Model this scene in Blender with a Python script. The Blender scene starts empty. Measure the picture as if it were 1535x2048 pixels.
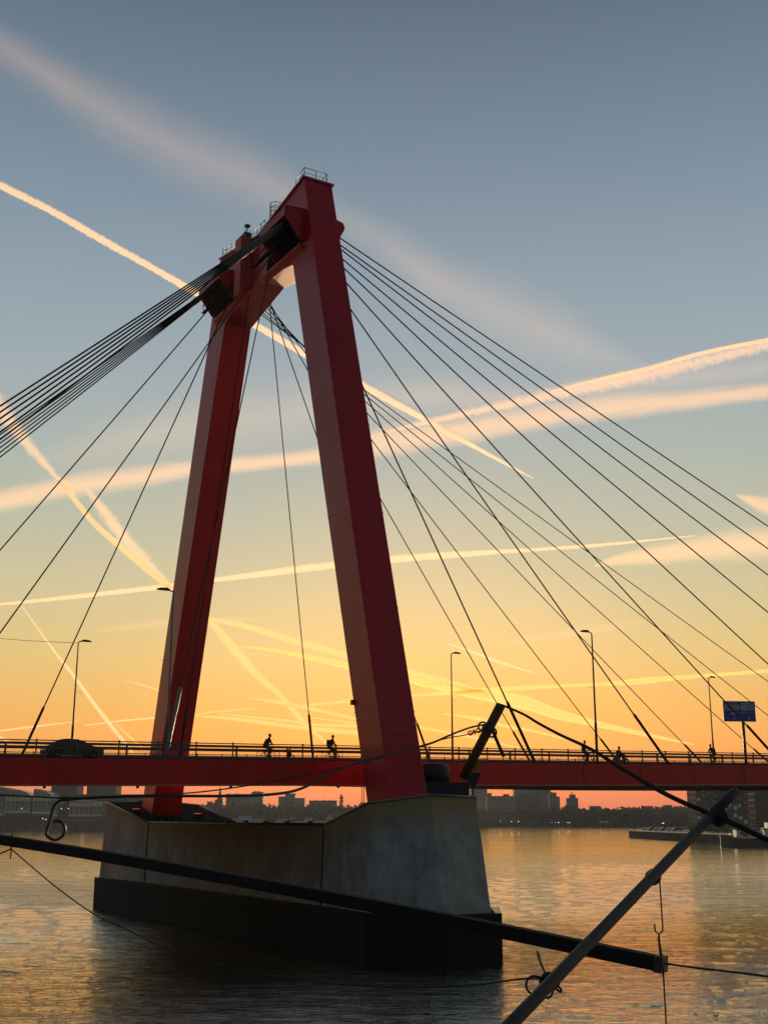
import bpy, bmesh, math, random
import numpy as np
from mathutils import Vector, Matrix
random.seed(7)
sc = bpy.context.scene
R = math.radians
# ------------------------------------------------------------------ camera, sky, sun, exposure
EYE = Vector((0, 0, 10.0)); PITCH = R(14.49); FPX = 2359.4
cam = bpy.data.cameras.new('camera'); cam_o = bpy.data.objects.new('camera', cam); sc.collection.objects.link(cam_o)
cam.sensor_fit = 'VERTICAL'; cam.sensor_height = 36; cam.lens = FPX / 2048 * 36
cam.clip_start = .5; cam.clip_end = 30000
cam_o.location = EYE; cam_o.rotation_euler = (math.pi / 2 + PITCH, 0, 0)
sc.camera = cam_o
SUN_EL, SUN_AZ = R(2.6), R(1.2)          # azimuth clockwise from +Y (towards +X)
world = bpy.data.worlds.new('World'); sc.world = world; world.use_nodes = True
sc.view_settings.view_transform = 'Standard'; sc.view_settings.look = 'None'
sc.view_settings.exposure = .12; sc.view_settings.gamma = 1; sc.view_settings.use_curve_mapping = False
sc.cycles.max_bounces = 6; sc.cycles.transparent_max_bounces = 24; sc.cycles.volume_bounces = 0
sc.cycles.caustics_reflective = False; sc.cycles.caustics_refractive = False
sc.cycles.sample_clamp_indirect = 4


def lin(r, g, b):
    f = lambda c: (c / 255 / 12.92) if c / 255 <= .04045 else ((c / 255 + .055) / 1.055) ** 2.4
    return (f(r), f(g), f(b), 1)


def build_world():
    nt = world.node_tree; N = nt.nodes; L = nt.links; N.clear()
    out = N.new('ShaderNodeOutputWorld')
    tc = N.new('ShaderNodeTexCoord')
    sep = N.new('ShaderNodeSeparateXYZ'); L.new(tc.outputs['Generated'], sep.inputs[0])
    asin = N.new('ShaderNodeMath'); asin.operation = 'ARCSINE'; L.new(sep.outputs['Z'], asin.inputs[0])
    m = N.new('ShaderNodeMapRange'); m.inputs['From Min'].default_value = 0; m.inputs['From Max'].default_value = math.pi / 2
    L.new(asin.outputs[0], m.inputs['Value'])
    ramp = N.new('ShaderNodeValToRGB'); cr = ramp.color_ramp
    stops = [(0, (214, 108, 82)), (1.0, (234, 124, 86)), (2.0, (240, 140, 76)), (3.2, (240, 162, 82)), (5, (226, 173, 94)), (7.5, (213, 185, 122)),
             (10, (198, 186, 143)), (13, (178, 180, 157)), (17, (160, 171, 166)), (21, (147, 162, 170)), (26, (130, 148, 162)), (31, (112, 131, 148)), (38, (86, 104, 121)), (60, (58, 74, 92)), (90, (50, 64, 82))]
    while len(cr.elements) < len(stops): cr.elements.new(.5)
    for e, (a, c) in zip(cr.elements, stops):
        e.position = a / 90; e.color = lin(*c)
    L.new(m.outputs[0], ramp.inputs[0])
    # dimmer, bluer sky away from the sunrise
    cmb = N.new('ShaderNodeVectorMath'); cmb.operation = 'DOT_PRODUCT'
    L.new(tc.outputs['Generated'], cmb.inputs[0]); cmb.inputs[1].default_value = (math.sin(SUN_AZ), math.cos(SUN_AZ), 0)
    mr = N.new('ShaderNodeMapRange'); mr.interpolation_type = 'SMOOTHSTEP'
    mr.inputs['From Min'].default_value = -.75; mr.inputs['From Max'].default_value = .8
    L.new(cmb.outputs['Value'], mr.inputs['Value'])
    back = N.new('ShaderNodeValToRGB'); cb = back.color_ramp
    bs = [(0, (66, 66, 72)), (12, (82, 86, 94)), (30, (68, 80, 92)), (90, (44, 56, 72))]
    while len(cb.elements) < len(bs): cb.elements.new(.5)
    for e, (a, c) in zip(cb.elements, bs): e.position = a / 90; e.color = lin(*c)
    L.new(m.outputs[0], back.inputs[0])
    mix = N.new('ShaderNodeMixRGB'); L.new(mr.outputs[0], mix.inputs[0]); L.new(back.outputs[0], mix.inputs[1]); L.new(ramp.outputs[0], mix.inputs[2])
    # pink-orange glow near the sunrise
    d3 = N.new('ShaderNodeVectorMath'); d3.operation = 'DOT_PRODUCT'; L.new(tc.outputs['Generated'], d3.inputs[0])
    d3.inputs[1].default_value = (math.sin(SUN_AZ) * math.cos(SUN_EL), math.cos(SUN_AZ) * math.cos(SUN_EL), math.sin(SUN_EL))
    gl = N.new('ShaderNodeMapRange'); gl.inputs['From Min'].default_value = .962; gl.inputs['From Max'].default_value = 1
    gl.inputs['To Max'].default_value = .07
    gl.interpolation_type = 'SMOOTHERSTEP'; L.new(d3.outputs['Value'], gl.inputs['Value'])
    add = N.new('ShaderNodeMixRGB'); add.blend_type = 'ADD'; add.inputs[2].default_value = (1, .42, .1, 1)
    L.new(gl.outputs[0], add.inputs[0]); L.new(mix.outputs[0], add.inputs[1])
    bg = N.new('ShaderNodeBackground'); L.new(add.outputs[0], bg.inputs[0]); bg.inputs[1].default_value = .99
    sky = N.new('ShaderNodeTexSky'); sky.sky_type = 'NISHITA'; sky.sun_disc = False
    sky.sun_elevation = SUN_EL; sky.sun_rotation = SUN_AZ; sky.air_density = 1.3; sky.dust_density = 2.5
    bg2 = N.new('ShaderNodeBackground'); L.new(sky.outputs[0], bg2.inputs[0]); bg2.inputs[1].default_value = .015
    ad = N.new('ShaderNodeAddShader'); L.new(bg.outputs[0], ad.inputs[0]); L.new(bg2.outputs[0], ad.inputs[1])
    L.new(ad.outputs[0], out.inputs['Surface'])


build_world()
sun = bpy.data.lights.new('sun', 'SUN'); sun.energy = 5.0; sun.angle = R(.6); sun.color = (1, .72, .42)
sun_o = bpy.data.objects.new('sun', sun); sc.collection.objects.link(sun_o)
sd = Vector((math.sin(SUN_AZ) * math.cos(SUN_EL), math.cos(SUN_AZ) * math.cos(SUN_EL), math.sin(SUN_EL)))
sun_o.rotation_euler = sd.to_track_quat('Z', 'Y').to_euler()

# ------------------------------------------------------------------ frames
PHI = R(30.97); X0, D0 = -10.4, 100.0
FWD = Vector((0, math.cos(PITCH), math.sin(PITCH))); UPV = Vector((0, -math.sin(PITCH), math.cos(PITCH))); RT = Vector((1, 0, 0))
BV = Vector((math.cos(PHI), math.sin(PHI), 0)); UV_ = Vector((-math.sin(PHI), math.cos(PHI), 0)); C0 = Vector((X0, D0, 0))


def ray(x, y): return FWD + RT * ((x - 767.5) / FPX) - UPV * ((y - 1024) / FPX)


def at(x, y, Y):
    d = ray(x, y); return EYE + d * (Y / d.y)


def bw(t, s, z): return C0 + BV * t + UV_ * s + Vector((0, 0, z))


def ztop(t, s=-17.5):     # deck surface: gentle climb over the river, banked up to the far side
    return 13.8 + .0135 * t + (s + 17.5) / 35 * .95


# ------------------------------------------------------------------ objects
COL = sc.collection


def tag(o, label=None, cat=None, group=None, kind=None):
    if label: o['label'] = label
    if cat: o['category'] = cat
    if group: o['group'] = group
    if kind: o['kind'] = kind
    return o


def empty(name, loc=(0, 0, 0), rz=0, **k):
    o = bpy.data.objects.new(name, None); o.location = loc; o.rotation_euler = (0, 0, rz); o.empty_display_size = .3
    COL.objects.link(o); return tag(o, **k)


def copy_tree(o, parent=None):
    c = o.copy(); COL.objects.link(c); c.parent = parent
    for ch in list(o.children): copy_tree(ch, c)
    return c


class MB:
    def __init__(s): s.v = []; s.f = []; s.sm = []

    def add(s, vs, fs, smooth=False):
        b = len(s.v); s.v += [tuple(v) for v in vs]; s.f += [tuple(b + i for i in f) for f in fs]; s.sm += [smooth] * len(fs)

    def box(s, x0, x1, y0, y1, z0, z1, M=None):
        vs = [Vector((x, y, z)) for z in (z0, z1) for y in (y0, y1) for x in (x0, x1)]
        if M is not None: vs = [M @ v for v in vs]
        s.add(vs, [(0, 2, 3, 1), (4, 5, 7, 6), (0, 1, 5, 4), (2, 6, 7, 3), (0, 4, 6, 2), (1, 3, 7, 5)]); return s

    def hexa(s, p):       # 8 points, bottom ring then top ring
        s.add(p, [(3, 2, 1, 0), (4, 5, 6, 7), (0, 1, 5, 4), (1, 2, 6, 5), (2, 3, 7, 6), (3, 0, 4, 7)]); return s

    def prism(s, pts, off):      # planar polygon extruded by vector
        n = len(pts); a = [Vector(p) for p in pts]; b = [p + Vector(off) for p in a]
        s.add(a + b, [tuple(range(n))[::-1], tuple(range(n, 2 * n))] + [(i, (i + 1) % n, n + (i + 1) % n, n + i) for i in range(n)]); return s

    def loft(s, rings, smooth=False, cap=True):
        n = len(rings[0]); b = []; [b.extend(r) for r in rings]
        fs = []
        for k in range(len(rings) - 1):
            for i in range(n):
                j = (i + 1) % n; fs.append((k * n + i, k * n + j, (k + 1) * n + j, (k + 1) * n + i))
        if cap: fs += [tuple(range(n))[::-1], tuple(range((len(rings) - 1) * n, len(rings) * n))]
        s.add(b, fs, smooth); return s

    def tube(s, pts, r, n=8, cap=True):
        pts = [Vector(p) for p in pts]; rs = r if isinstance(r, (list, tuple)) else [r] * len(pts); rings = []
        up = None
        for i, p in enumerate(pts):
            d = (pts[min(i + 1, len(pts) - 1)] - pts[max(i - 1, 0)])
            d = d.normalized() if d.length > 1e-9 else Vector((0, 0, 1))
            if up is None: up = Vector((0, 0, 1)) if abs(d.z) < .9 else Vector((1, 0, 0))
            a = up - d * up.dot(d)
            a = a.normalized() if a.length > 1e-6 else d.orthogonal().normalized()
            up = a; b = d.cross(a)
            rings.append([p + (a * math.cos(2 * math.pi * k / n) + b * math.sin(2 * math.pi * k / n)) * rs[i] for k in range(n)])
        return s.loft(rings, True, cap)

    def ring(s, c, axis, rad, r, n=24, m=6, a0=0, a1=2 * math.pi):
        axis = Vector(axis).normalized(); a = axis.orthogonal().normalized(); b = axis.cross(a); c = Vector(c)
        pts = [c + (a * math.cos(a0 + (a1 - a0) * i / n) + b * math.sin(a0 + (a1 - a0) * i / n)) * rad for i in range(n + 1)]
        return s.tube(pts, r, m)

    def build(s, name, mat, parent=None, **k):
        me = bpy.data.meshes.new(name); me.from_pydata(s.v, [], s.f); me.validate()
        if len(me.polygons) == len(s.sm): me.polygons.foreach_set('use_smooth', s.sm)
        bm = bmesh.new(); bm.from_mesh(me); bmesh.ops.recalc_face_normals(bm, faces=bm.faces); bm.to_mesh(me); bm.free()
        me.materials.append(mat); o = bpy.data.objects.new(name, me); COL.objects.link(o)
        if parent is not None: o.parent = parent
        return tag(o, **k)


def bevel(o, w=.03, seg=2):
    m = o.modifiers.new('b', 'BEVEL'); m.width = w; m.segments = seg; m.limit_method = 'ANGLE'; m.angle_limit = R(35); return o


# ------------------------------------------------------------------ materials
def mat(name, col, rough=.6, metal=0, var=.25, scale=1.5, bump=.0, bscale=8, spec=.5, col2=None, streak=False, coat=0):
    m = bpy.data.materials.new(name); m.use_nodes = True; nt = m.node_tree; N = nt.nodes; L = nt.links
    p = N['Principled BSDF']; p.inputs['Roughness'].default_value = rough; p.inputs['Metallic'].default_value = metal
    p.inputs['Specular IOR Level'].default_value = spec; p.inputs['Coat Weight'].default_value = coat
    tc = N.new('ShaderNodeTexCoord'); src = tc.outputs['Object']
    mp = N.new('ShaderNodeMapping'); L.new(src, mp.inputs[0]); mp.inputs['Scale'].default_value = (1, 1, .18) if streak else (1, 1, 1)
    n = N.new('ShaderNodeTexNoise'); n.inputs['Scale'].default_value = scale; n.inputs['Detail'].default_value = 8; n.inputs['Roughness'].default_value = .62
    L.new(mp.outputs[0], n.inputs['Vector'])
    r = N.new('ShaderNodeValToRGB'); c = Vector(col[:3]); r.color_ramp.elements[0].position = .3; r.color_ramp.elements[1].position = .7
    lo = col2 if col2 else tuple(c * (1 - var)); hi = tuple(c * (1 + var)) if not col2 else tuple(c)
    r.color_ramp.elements[0].color = (*lo[:3], 1); r.color_ramp.elements[1].color = (*hi[:3], 1)
    L.new(n.outputs['Fac'], r.inputs[0]); L.new(r.outputs[0], p.inputs['Base Color'])
    rr = N.new('ShaderNodeMapRange'); rr.inputs['To Min'].default_value = max(rough - .1, .03); rr.inputs['To Max'].default_value = min(rough + .12, 1)
    L.new(n.outputs['Fac'], rr.inputs['Value']); L.new(rr.outputs[0], p.inputs['Roughness'])
    if bump:
        n2 = N.new('ShaderNodeTexNoise'); n2.inputs['Scale'].default_value = bscale; n2.inputs['Detail'].default_value = 6; L.new(src, n2.inputs['Vector'])
        b = N.new('ShaderNodeBump'); b.inputs['Strength'].default_value = bump; b.inputs['Distance'].default_value = .05
        L.new(n2.outputs['Fac'], b.inputs['Height']); L.new(b.outputs[0], p.inputs['Normal'])
    return m


def emit(name, col, st):
    m = bpy.data.materials.new(name); m.use_nodes = True; N = m.node_tree.nodes; p = N['Principled BSDF']
    p.inputs['Base Color'].default_value = (*col, 1); p.inputs['Emission Color'].default_value = (*col, 1); p.inputs['Emission Strength'].default_value = st
    return m


def window_mat(name, wall, glass, sx, sz, wfrac=.55, hfrac=.55, seed=0, lit=0):
    """facade: rows of windows laid out in the object's own metres"""
    m = bpy.data.materials.new(name); m.use_nodes = True; nt = m.node_tree; N = nt.nodes; L = nt.links; p = N['Principled BSDF']
    tc = N.new('ShaderNodeTexCoord'); sp = N.new('ShaderNodeSeparateXYZ'); L.new(tc.outputs['Object'], sp.inputs[0])

    def cell(sock, size, frac):
        d = N.new('ShaderNodeMath'); d.operation = 'DIVIDE'; L.new(sock, d.inputs[0]); d.inputs[1].default_value = size
        f = N.new('ShaderNodeMath'); f.operation = 'FRACT'; L.new(d.outputs[0], f.inputs[0])
        g = N.new('ShaderNodeMath'); g.operation = 'LESS_THAN'; L.new(f.outputs[0], g.inputs[0]); g.inputs[1].default_value = frac
        fl = N.new('ShaderNodeMath'); fl.operation = 'FLOOR'; L.new(d.outputs[0], fl.inputs[0])
        return g, fl
    ad = N.new('ShaderNodeMath'); ad.operation = 'ADD'; L.new(sp.outputs['X'], ad.inputs[0]); L.new(sp.outputs['Y'], ad.inputs[1])
    gx, fx = cell(ad.outputs[0], sx, wfrac); gz, fz = cell(sp.outputs['Z'], sz, hfrac)
    mu = N.new('ShaderNodeMath'); mu.operation = 'MULTIPLY'; L.new(gx.outputs[0], mu.inputs[0]); L.new(gz.outputs[0], mu.inputs[1])
    cb = N.new('ShaderNodeCombineXYZ'); L.new(fx.outputs[0], cb.inputs[0]); L.new(fz.outputs[0], cb.inputs[1]); cb.inputs[2].default_value = seed
    wn = N.new('ShaderNodeTexWhiteNoise'); L.new(cb.outputs[0], wn.inputs['Vector'])
    gr = N.new('ShaderNodeMixRGB'); gr.inputs[1].default_value = (*[c * .6 for c in glass], 1); gr.inputs[2].default_value = (*[min(c * 1.6, 1) for c in glass], 1)
    L.new(wn.outputs['Value'], gr.inputs[0])
    mx = N.new('ShaderNodeMixRGB'); L.new(mu.outputs[0], mx.inputs[0]); mx.inputs[1].default_value = (*wall, 1); L.new(gr.outputs[0], mx.inputs[2])
    L.new(mx.outputs[0], p.inputs['Base Color'])
    ro = N.new('ShaderNodeMapRange'); ro.inputs['To Min'].default_value = .8; ro.inputs['To Max'].default_value = .25; L.new(mu.outputs[0], ro.inputs['Value']); L.new(ro.outputs[0], p.inputs['Roughness'])
    return m


M = {}
M['red'] = mat('red_paint', (.58, .012, .022), .42, spec=.35, coat=.06, var=.13, scale=.35, streak=True, bump=.05, bscale=3)
M['red2'] = mat('red_girder_paint', (.70, .024, .014), .5, var=.2, scale=.5, streak=True)
M['pink'] = mat('red_edge_painted_lit', (.62, .2, .18), .5, var=.1)  # cap and flange pink: light catching the red edges, put into the colour
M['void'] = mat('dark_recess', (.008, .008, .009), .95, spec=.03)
M['soffit'] = mat('soffit_paint', (.44, .03, .03), .5)
M['cable'] = mat('cable_black', (.016, .016, .018), .95, spec=.05)
M['sheath'] = mat('cable_sheath_grey_green', (.12, .14, .13), .5, var=.3, scale=2)
M['steel'] = mat('galvanised_steel', (.20, .21, .21), .45, metal=.3)
M['rail'] = mat('railing_paint', (.09, .09, .085), .5)
M['darksteel'] = mat('dark_steel', (.028, .028, .03), .5, var=.3)
M['guard'] = mat('guardrail_steel', (.10, .075, .055), .5)
M['black'] = mat('black_housing', (.022, .025, .025), .55, var=.3, scale=1.2, bump=.2)
M['asphalt'] = mat('asphalt', (.05, .05, .05), .9, var=.3, scale=4)
M['quay'] = mat('quay_brick', (.06, .057, .05), .95, spec=.05, var=.35, scale=.4)
M['ground'] = mat('bank_ground', (.08, .08, .06), .95, var=.4, scale=.05)
M['tube'] = mat('weathered_steel_tube', (.034, .028, .025), .7, metal=0, spec=.4, var=.35, scale=1.5, bump=.15, bscale=6)
M['timber'] = mat('tarred_beam', (.010, .010, .011), .8, spec=.25, var=.4, scale=1.6, bump=.4, bscale=5)
M['pole'] = mat('rusty_pole', (.09, .035, .014), .6, var=.45, scale=2.2, bump=.3)
M['rope'] = mat('rope', (.03, .027, .024), .85, var=.4, scale=20)
M['white'] = mat('white_paint', (.7, .7, .66), .5, var=.08)
M['pale'] = mat('pale_panel', (.85, .84, .72), .6, var=.15)
M['brownbay'] = mat('olive_bay', (.22, .20, .13), .7)
M['cream'] = mat('cream_panel', (.72, .55, .32), .45, var=.15)
M['blue'] = mat('sign_blue', (.03, .10, .5), .45, var=.1)
M['signwhite'] = mat('sign_white', (.55, .58, .56), .6, var=.1)
M['yellow'] = mat('board_yellow', (.55, .28, .02), .5, var=.1)
M['glass'] = mat('glass_dark', (.03, .04, .045), .12, var=.2)
M['glassgreen'] = mat('hall_glass', (.12, .15, .15), .25, var=.4, scale=.2)
M['carpaint'] = mat('dark_car_paint', (.02, .022, .026), .25, var=.1, coat=.6)
M['tyre'] = mat('tyre', (.012, .012, .012), .9)
M['taillight'] = emit('tail_lamp', (.5, .02, .01), .15)
M['cloth_dark'] = mat('dark_clothes', (.018, .018, .022), .9, var=.4, scale=8)
M['cloth_blue'] = mat('navy_clothes', (.02, .028, .05), .9, var=.4, scale=8)
M['skin'] = mat('skin', (.35, .2, .14), .6, var=.1)
M['hair'] = mat('hair', (.02, .014, .01), .8)
M['leaf'] = mat('far_foliage', (.055, .06, .035), .95, var=.45, scale=.08)
M['bark'] = mat('bark', (.05, .04, .03), .95, var=.3)
M['lampglow'] = emit('bank_lamp_glow', (1, .9, .75), 1.3)
M['flood'] = emit('flood_red_lens', (1, .12, .09), .7)


def concrete():
    m = bpy.data.materials.new('pier_concrete'); m.use_nodes = True; nt = m.node_tree; N = nt.nodes; L = nt.links; p = N['Principled BSDF']
    p.inputs['Roughness'].default_value = .9; p.inputs['Specular IOR Level'].default_value = .25
    tc = N.new('ShaderNodeTexCoord'); o = tc.outputs['Object']

    def noise(sc_, mscale, det=8):
        mp = N.new('ShaderNodeMapping'); mp.inputs['Scale'].default_value = mscale; L.new(o, mp.inputs[0])
        n = N.new('ShaderNodeTexNoise'); n.inputs['Scale'].default_value = sc_; n.inputs['Detail'].default_value = det; n.inputs['Roughness'].default_value = .65; L.new(mp.outputs[0], n.inputs['Vector']); return n.outputs['Fac']
    big = noise(.35, (1, 1, 1)); st = noise(1.6, (1, 1, .12)); fine = noise(9, (1, 1, 1)); mottl = noise(1.3, (1, 1, 1), 12)
    r = N.new('ShaderNodeValToRGB'); r.color_ramp.elements[0].position = .32; r.color_ramp.elements[0].color = (.30, .31, .285, 1)
    r.color_ramp.elements[1].position = .66; r.color_ramp.elements[1].color = (.52, .52, .47, 1); L.new(big, r.inputs[0])
    r2 = N.new('ShaderNodeValToRGB'); r2.color_ramp.elements[0].position = .36; r2.color_ramp.elements[0].color = (.42, .42, .40, 1)
    r2.color_ramp.elements[1].position = .56; r2.color_ramp.elements[1].color = (1, 1, 1, 1); L.new(st, r2.inputs[0])
    mu = N.new('ShaderNodeMixRGB'); mu.blend_type = 'MULTIPLY'; mu.inputs[0].default_value = .3; L.new(r.outputs[0], mu.inputs[1]); L.new(r2.outputs[0], mu.inputs[2])
    r3 = N.new('ShaderNodeValToRGB'); r3.color_ramp.elements[0].position = .38; r3.color_ramp.elements[0].color = (.5, .5, .46, 1)
    r3.color_ramp.elements[1].position = .52; r3.color_ramp.elements[1].color = (1, 1, 1, 1); L.new(mottl, r3.inputs[0])
    mu2 = N.new('ShaderNodeMixRGB'); mu2.blend_type = 'MULTIPLY'; mu2.inputs[0].default_value = .35; L.new(mu.outputs[0], mu2.inputs[1]); L.new(r3.outputs[0], mu2.inputs[2])
    # yellow-brown algae washed down from the rim
    sp = N.new('ShaderNodeSeparateXYZ'); L.new(o, sp.inputs[0])
    ab = N.new('ShaderNodeMath'); ab.operation = 'ABSOLUTE'; L.new(sp.outputs['Y'], ab.inputs[0])
    rim = N.new('ShaderNodeMapRange'); rim.inputs['From Min'].default_value = 17.2; rim.inputs['From Max'].default_value = 25; rim.inputs['To Min'].default_value = 9.4; rim.inputs['To Max'].default_value = 11.15
    L.new(ab.outputs[0], rim.inputs['Value'])
    df = N.new('ShaderNodeMath'); df.operation = 'SUBTRACT'; L.new(rim.outputs[0], df.inputs[0]); L.new(sp.outputs['Z'], df.inputs[1])
    a2 = N.new('ShaderNodeMath'); a2.operation = 'MULTIPLY_ADD'; L.new(st, a2.inputs[0]); a2.inputs[1].default_value = -2.6; L.new(df.outputs[0], a2.inputs[2])
    f = N.new('ShaderNodeMapRange'); f.inputs['From Min'].default_value = -1.1; f.inputs['From Max'].default_value = 1.0; f.inputs['To Min'].default_value = .85; f.inputs['To Max'].default_value = 0; L.new(a2.outputs[0], f.inputs['Value'])
    mx = N.new('ShaderNodeMixRGB'); L.new(f.outputs[0], mx.inputs[0]); L.new(mu2.outputs[0], mx.inputs[1]); mx.inputs[2].default_value = (.40, .29, .08, 1)
    L.new(mx.outputs[0], p.inputs['Base Color'])
    fm = N.new('ShaderNodeMath'); fm.operation = 'FRACT'; fd = N.new('ShaderNodeMath'); fd.operation = 'DIVIDE'; L.new(sp.outputs['Y'], fd.inputs[0]); fd.inputs[1].default_value = 1.6; L.new(fd.outputs[0], fm.inputs[0])
    ft = N.new('ShaderNodeMath'); ft.operation = 'LESS_THAN'; L.new(fm.outputs[0], ft.inputs[0]); ft.inputs[1].default_value = .03
    fh = N.new('ShaderNodeMath'); fh.operation = 'MULTIPLY_ADD'; L.new(ft.outputs[0], fh.inputs[0]); fh.inputs[1].default_value = -.35; L.new(fine, fh.inputs[2])
    b = N.new('ShaderNodeBump'); b.inputs['Strength'].default_value = .45; b.inputs['Distance'].default_value = .05; L.new(fh.outputs[0], b.inputs['Height']); L.new(b.outputs[0], p.inputs['Normal'])
    return m


M['concrete'] = concrete()
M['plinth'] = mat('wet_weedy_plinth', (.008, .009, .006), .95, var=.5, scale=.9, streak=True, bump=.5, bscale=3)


# ------------------------------------------------------------------ water
def river():
    m = bpy.data.materials.new('river_water'); m.use_nodes = True; nt = m.node_tree; N = nt.nodes; L = nt.links; p = N['Principled BSDF']
    p.inputs['Base Color'].default_value = (.010, .018, .014, 1); p.inputs['Roughness'].default_value = .04; p.inputs['IOR'].default_value = 1.5
    tc = N.new('ShaderNodeTexCoord'); prev = None
    ys_ = N.new('ShaderNodeSeparateXYZ'); L.new(tc.outputs['Object'], ys_.inputs[0])
    calm = N.new('ShaderNodeMapRange'); calm.inputs['From Min'].default_value = 70; calm.inputs['From Max'].default_value = 330; calm.inputs['To Min'].default_value = 1; calm.inputs['To Max'].default_value = .12; L.new(ys_.outputs['Y'], calm.inputs['Value'])
    for scl, mp_s, dist in ((.045, (.8, 4, 1), .34), (.2, (1, 3, 1), .20), (.8, (1, 2.6, 1), .10), (2.6, (1, 2.4, 1), .05), (8.0, (1, 1.6, 1), .016)):
        mp = N.new('ShaderNodeMapping'); mp.inputs['Scale'].default_value = mp_s; mp.inputs['Rotation'].default_value = (0, 0, R(8 * scl)); L.new(tc.outputs['Object'], mp.inputs[0])
        n = N.new('ShaderNodeTexNoise'); n.inputs['Scale'].default_value = scl; n.inputs['Detail'].default_value = 3; n.inputs['Distortion'].default_value = .6; L.new(mp.outputs[0], n.inputs['Vector'])
        b = N.new('ShaderNodeBump'); b.inputs['Strength'].default_value = 1; b.inputs['Distance'].default_value = dist; L.new(n.outputs['Fac'], b.inputs['Height'])
        if scl > .1: L.new(calm.outputs[0], b.inputs['Strength'])
        if prev: L.new(prev, b.inputs['Normal'])
        prev = b.outputs[0]
    L.new(prev, p.inputs['Normal'])
    g = N.new('ShaderNodeMapping'); g.inputs['Scale'].default_value = (.35, 1.4, 1); L.new(tc.outputs['Object'], g.inputs[0])
    gn = N.new('ShaderNodeTexNoise'); gn.inputs['Scale'].default_value = .06; gn.inputs['Detail'].default_value = 7; gn.inputs['Roughness'].default_value = .7; L.new(g.outputs[0], gn.inputs['Vector'])
    gr = N.new('ShaderNodeMapRange'); gr.inputs['From Min'].default_value = .38; gr.inputs['From Max'].default_value = .66; gr.inputs['To Min'].default_value = .005; gr.inputs['To Max'].default_value = .05; L.new(gn.outputs['Fac'], gr.inputs['Value'])
    L.new(gr.outputs[0], p.inputs['Roughness'])
    gl = N.new('ShaderNodeBsdfGlossy'); gl.inputs['Color'].default_value = (1, .95, .80, 1); L.new(gr.outputs[0], gl.inputs['Roughness']); L.new(prev, gl.inputs['Normal'])
    ms = N.new('ShaderNodeMixShader'); ms.inputs[0].default_value = .55; L.new(p.outputs[0], ms.inputs[1]); L.new(gl.outputs[0], ms.inputs[2]); L.new(ms.outputs[0], N['Material Output'].inputs['Surface'])
    xs = np.concatenate([-np.geomspace(4000, 96, 40), np.arange(-94, -46, .35), np.arange(-46, 46, .16), np.arange(46, 94, .35), np.geomspace(96, 4000, 40)])
    ys = np.concatenate([[-600, -200, -50, 0, 20, 32, 40, 45], np.arange(47, 120, .16), np.arange(120, 280, .38), np.geomspace(281, 1600, 60)])
    X, Y = np.meshgrid(xs, ys); Z = np.zeros_like(X); Z2 = np.zeros_like(X); rng = np.random.default_rng(3)
    for i in range(70):
        lam = .42 * (4.5 / .42) ** rng.random(); k = 2 * math.pi / lam; th = rng.normal(R(80), R(38)); a = .0029 * lam ** .8
        (Z if lam < 1.6 else Z2)[:] += a * np.sin(k * (X * math.cos(th) + Y * math.sin(th)) + rng.random() * 6.28)
    fade = np.clip((45 - abs(X)) / 10, 0, 1) * np.clip((120 - Y) / 60, 0, 1) * np.clip((Y - 47) / 3, 0, 1)
    fade2 = np.clip((93 - abs(X)) / 20, 0, 1) * (.45 + .55 * np.clip((130 - Y) / 60, 0, 1)) * np.clip((280 - Y) / 120, 0, 1) * np.clip((Y - 47) / 3, 0, 1)
    gust = .65 + .5 * np.sin(X * .07 + 1.3) * np.sin(Y * .05 + .4)
    Z = (Z * fade + Z2 * fade2) * gust + 1.35
    nx, ny = len(xs), len(ys)
    co = np.stack([X, Y, Z], -1).reshape(-1, 3)
    idx = np.arange(nx * ny).reshape(ny, nx)
    q = np.stack([idx[:-1, :-1], idx[:-1, 1:], idx[1:, 1:], idx[1:, :-1]], -1).reshape(-1, 4)
    me = bpy.data.meshes.new('river_water'); me.vertices.add(len(co)); me.vertices.foreach_set('co', co.ravel())
    me.loops.add(q.size); me.loops.foreach_set('vertex_index', q.ravel()); me.polygons.add(len(q))
    me.polygons.foreach_set('loop_start', np.arange(0, q.size, 4)); me.polygons.foreach_set('use_smooth', np.ones(len(q), bool)); me.update()
    me.materials.append(m); o = bpy.data.objects.new('river_water', me); COL.objects.link(o); tag(o, kind='structure')


river()
mb = MB(); mb.box(-4500, 4500, 1090, 2600, -2, 2.2); mb.build('far_bank_ground', M['ground'], kind='structure')

# ------------------------------------------------------------------ the bridge
bridge = empty('cable_stayed_bridge', C0, PHI, label='red cable-stayed bridge with leaning twin-leg tower, crossing the whole view', cat='bridge')


def so(z): return 23.8 + (9.07 - 23.8) * (z - 10) / 53.5


def si(z): return 20.7 + (7.24 - 20.7) * (z - 10) / 46.07


def th(z): return 1.45 - .09 * (z - 10) / 53.5


def LP(t, s, z): return Vector((t, s, z))     # local bridge frame: x along the deck, y across, z up


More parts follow.
